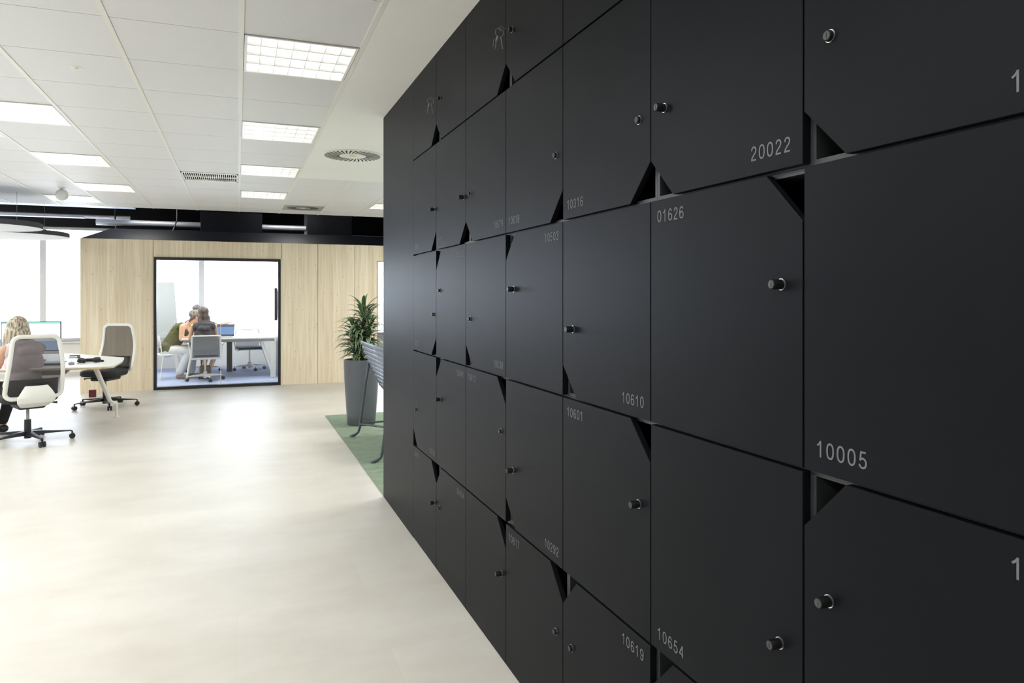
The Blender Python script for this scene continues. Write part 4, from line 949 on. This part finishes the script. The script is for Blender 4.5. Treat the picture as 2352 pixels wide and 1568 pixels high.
# --- meeting: olive top, leaning right over the table (profile), local +x forward
def p1_body(b):
    R = rotm('Y', 28) @ rotm('Z', -90)
    head(b, (.50, .02, 1.10), R); b.cap((.35, 0, .98), (.45, .01, 1.04), .05, .046)
    b.cap((.28, -.14, .93), (.28, .14, .93), .06); b.cap((.06, 0, .62), (.25, 0, .87), .12, .125); b.cap((0, -.08, .53), (0, .08, .53), .12)
    for s in (-1, 1):
        b.cap((.28, s*.18, .93), (.27, s*.21, .72), .05, .042); b.cap((.27, s*.21, .71), (.46, s*.14, .765), .038, .026); hand(b, (.46, s*.14, .765), (1, -.2*s, 0), (0, 0, -1), .95)
        b.cap((.02, s*.09, .53), (.40, s*.11, .52), .085, .062)
    b.cap((.40, -.11, .50), (.22, -.11, .10), .055, .036); b.cap((.20, -.11, .05), (.36, -.13, .035), .034, .028)
    b.cap((.40, .11, .50), (.36, .11, .10), .055, .036); b.cap((.34, .11, .05), (.50, .11, .035), .034, .028)
def p1_top(b): b.cap((.25, -.13, .92), (.25, .13, .92), .078); b.cap((.05, 0, .60), (.22, 0, .86), .145, .15); b.cap((.0, -.07, .53), (.0, .07, .53), .135)
def p1_jeans(b):
    b.cap((0, -.08, .50), (0, .08, .50), .12)
    for s in (-1, 1): b.cap((.02, s*.09, .51), (.40, s*.11, .505), .098, .078)
    b.cap((.40, -.11, .50), (.24, -.11, .14), .075, .075); b.cap((.40, .11, .50), (.37, .11, .14), .075, .075)
def p1_hair(b):
    c = Vector((.50, .02, 1.10)); b.ell(c+Vector((-.03, 0, .04)), (.12, .10, .092)); b.ell(c+Vector((.04, 0, .05)), (.08, .09, .06))
    random.seed(3)
    for i in range(26):
        a = random.uniform(0, 2*PI); e = random.uniform(.0, 1.3); d = Vector((math.cos(a)*math.cos(e)-.35, math.sin(a)*math.cos(e), math.sin(e)*.9)); b.ell(c+Vector((-.03, 0, .03))+d*.085, .028, seg=8, rings=6)
    for i in range(6): b.cap(c+Vector((-.08, -.07+.028*i, .02)), c+Vector((-.13, -.07+.028*i, -.08)), .026, .016, 8)
def p1_shoes(b): b.cap((.20, -.11, .045), (.37, -.13, .035), .042, .034); b.cap((.34, .11, .045), (.51, .11, .035), .042, .034)
P1 = person('person in a sleeveless olive top and pale jeans leaning over the meeting table', (-1.17, 14.15, .008), math.radians(-8), p1_body,
       [('top', M['olive'], p1_top, .009), ('jeans', M['jeans'], p1_jeans, .009), ('hair', M['greyhair'], p1_hair, .007), ('shoes', M['sandal'], p1_shoes, .008)])
eyes(P1, (.50, .02, 1.10), rotm('Y', 28) @ rotm('Z', -90))
# --- meeting: person across the table reaching over the laptop, faces the glass (local -y forward)
def p3_body(b):
    head(b, (0, -.16, 1.19), rotm('X', 20) @ rotm('Z', 180)); b.cap((0, -.05, 1.0), (0, -.12, 1.10), .05, .046)
    b.cap((-.16, -.03, .96), (.16, -.03, .96), .06); b.cap((0, 0, .62), (0, -.02, .90), .13, .14); b.cap((-.08, 0, .53), (.08, 0, .53), .12)
    b.cap((.19, -.03, .96), (.34, -.13, .90), .048, .040); b.cap((.34, -.13, .90), (.56, -.28, .965), .036, .027); hand(b, (.56, -.28, .965), (1, -.45, -.15), (0, -.3, -1), 1.0, .8)
    b.cap((-.19, -.03, .95), (-.22, -.10, .77), .048, .04); b.cap((-.22, -.10, .76), (-.08, -.32, .79), .036, .026); hand(b, (-.08, -.32, .79), (.5, -1, 0), (0, 0, -1))
    for s in (-1, 1): b.cap((s*.10, 0, .53), (s*.12, -.40, .52), .085, .062); b.cap((s*.12, -.40, .50), (s*.12, -.32, .10), .055, .036); b.cap((s*.12, -.30, .045), (s*.12, -.46, .035), .034, .028)
def p3_top(b):
    b.cap((-.14, -.03, .95), (.14, -.03, .95), .078); b.ell((0, -.01, .80), (.18, .14, .18)); b.ell((0, 0, .64), (.165, .14, .14))
    b.cap((.17, -.03, .955), (.31, -.11, .91), .062, .055); b.cap((-.17, -.03, .95), (-.21, -.08, .83), .062, .055)
def p3_tr(b):
    b.cap((-.08, 0, .51), (.08, 0, .51), .13)
    for s in (-1, 1): b.cap((s*.10, 0, .53), (s*.12, -.40, .52), .095, .072); b.cap((s*.12, -.40, .50), (s*.12, -.32, .10), .066, .05)
def p3_hair(b): b.ell((0, -.165, 1.245), (.092, .112, .075)); b.ell((0, -.10, 1.19), (.092, .085, .10)); b.ell((0, -.235, 1.255), (.07, .05, .035))
def p3_sh(b):
    for s in (-1, 1): b.cap((s*.12, -.29, .045), (s*.12, -.47, .035), .042, .036)
P3 = person('person in a navy top reaching an arm over the laptop, behind the two heads', (-.72, 15.05, .008), 0, p3_body,
       [('top', M['navytop'], p3_top, .009), ('trousers', M['trousers'], p3_tr, .010), ('hair', M['greyhair'], p3_hair, .008), ('shoes', M['plastic'], p3_sh, .009)])
eyes(P3, (0, -.16, 1.19), rotm('X', 20) @ rotm('Z', 180))
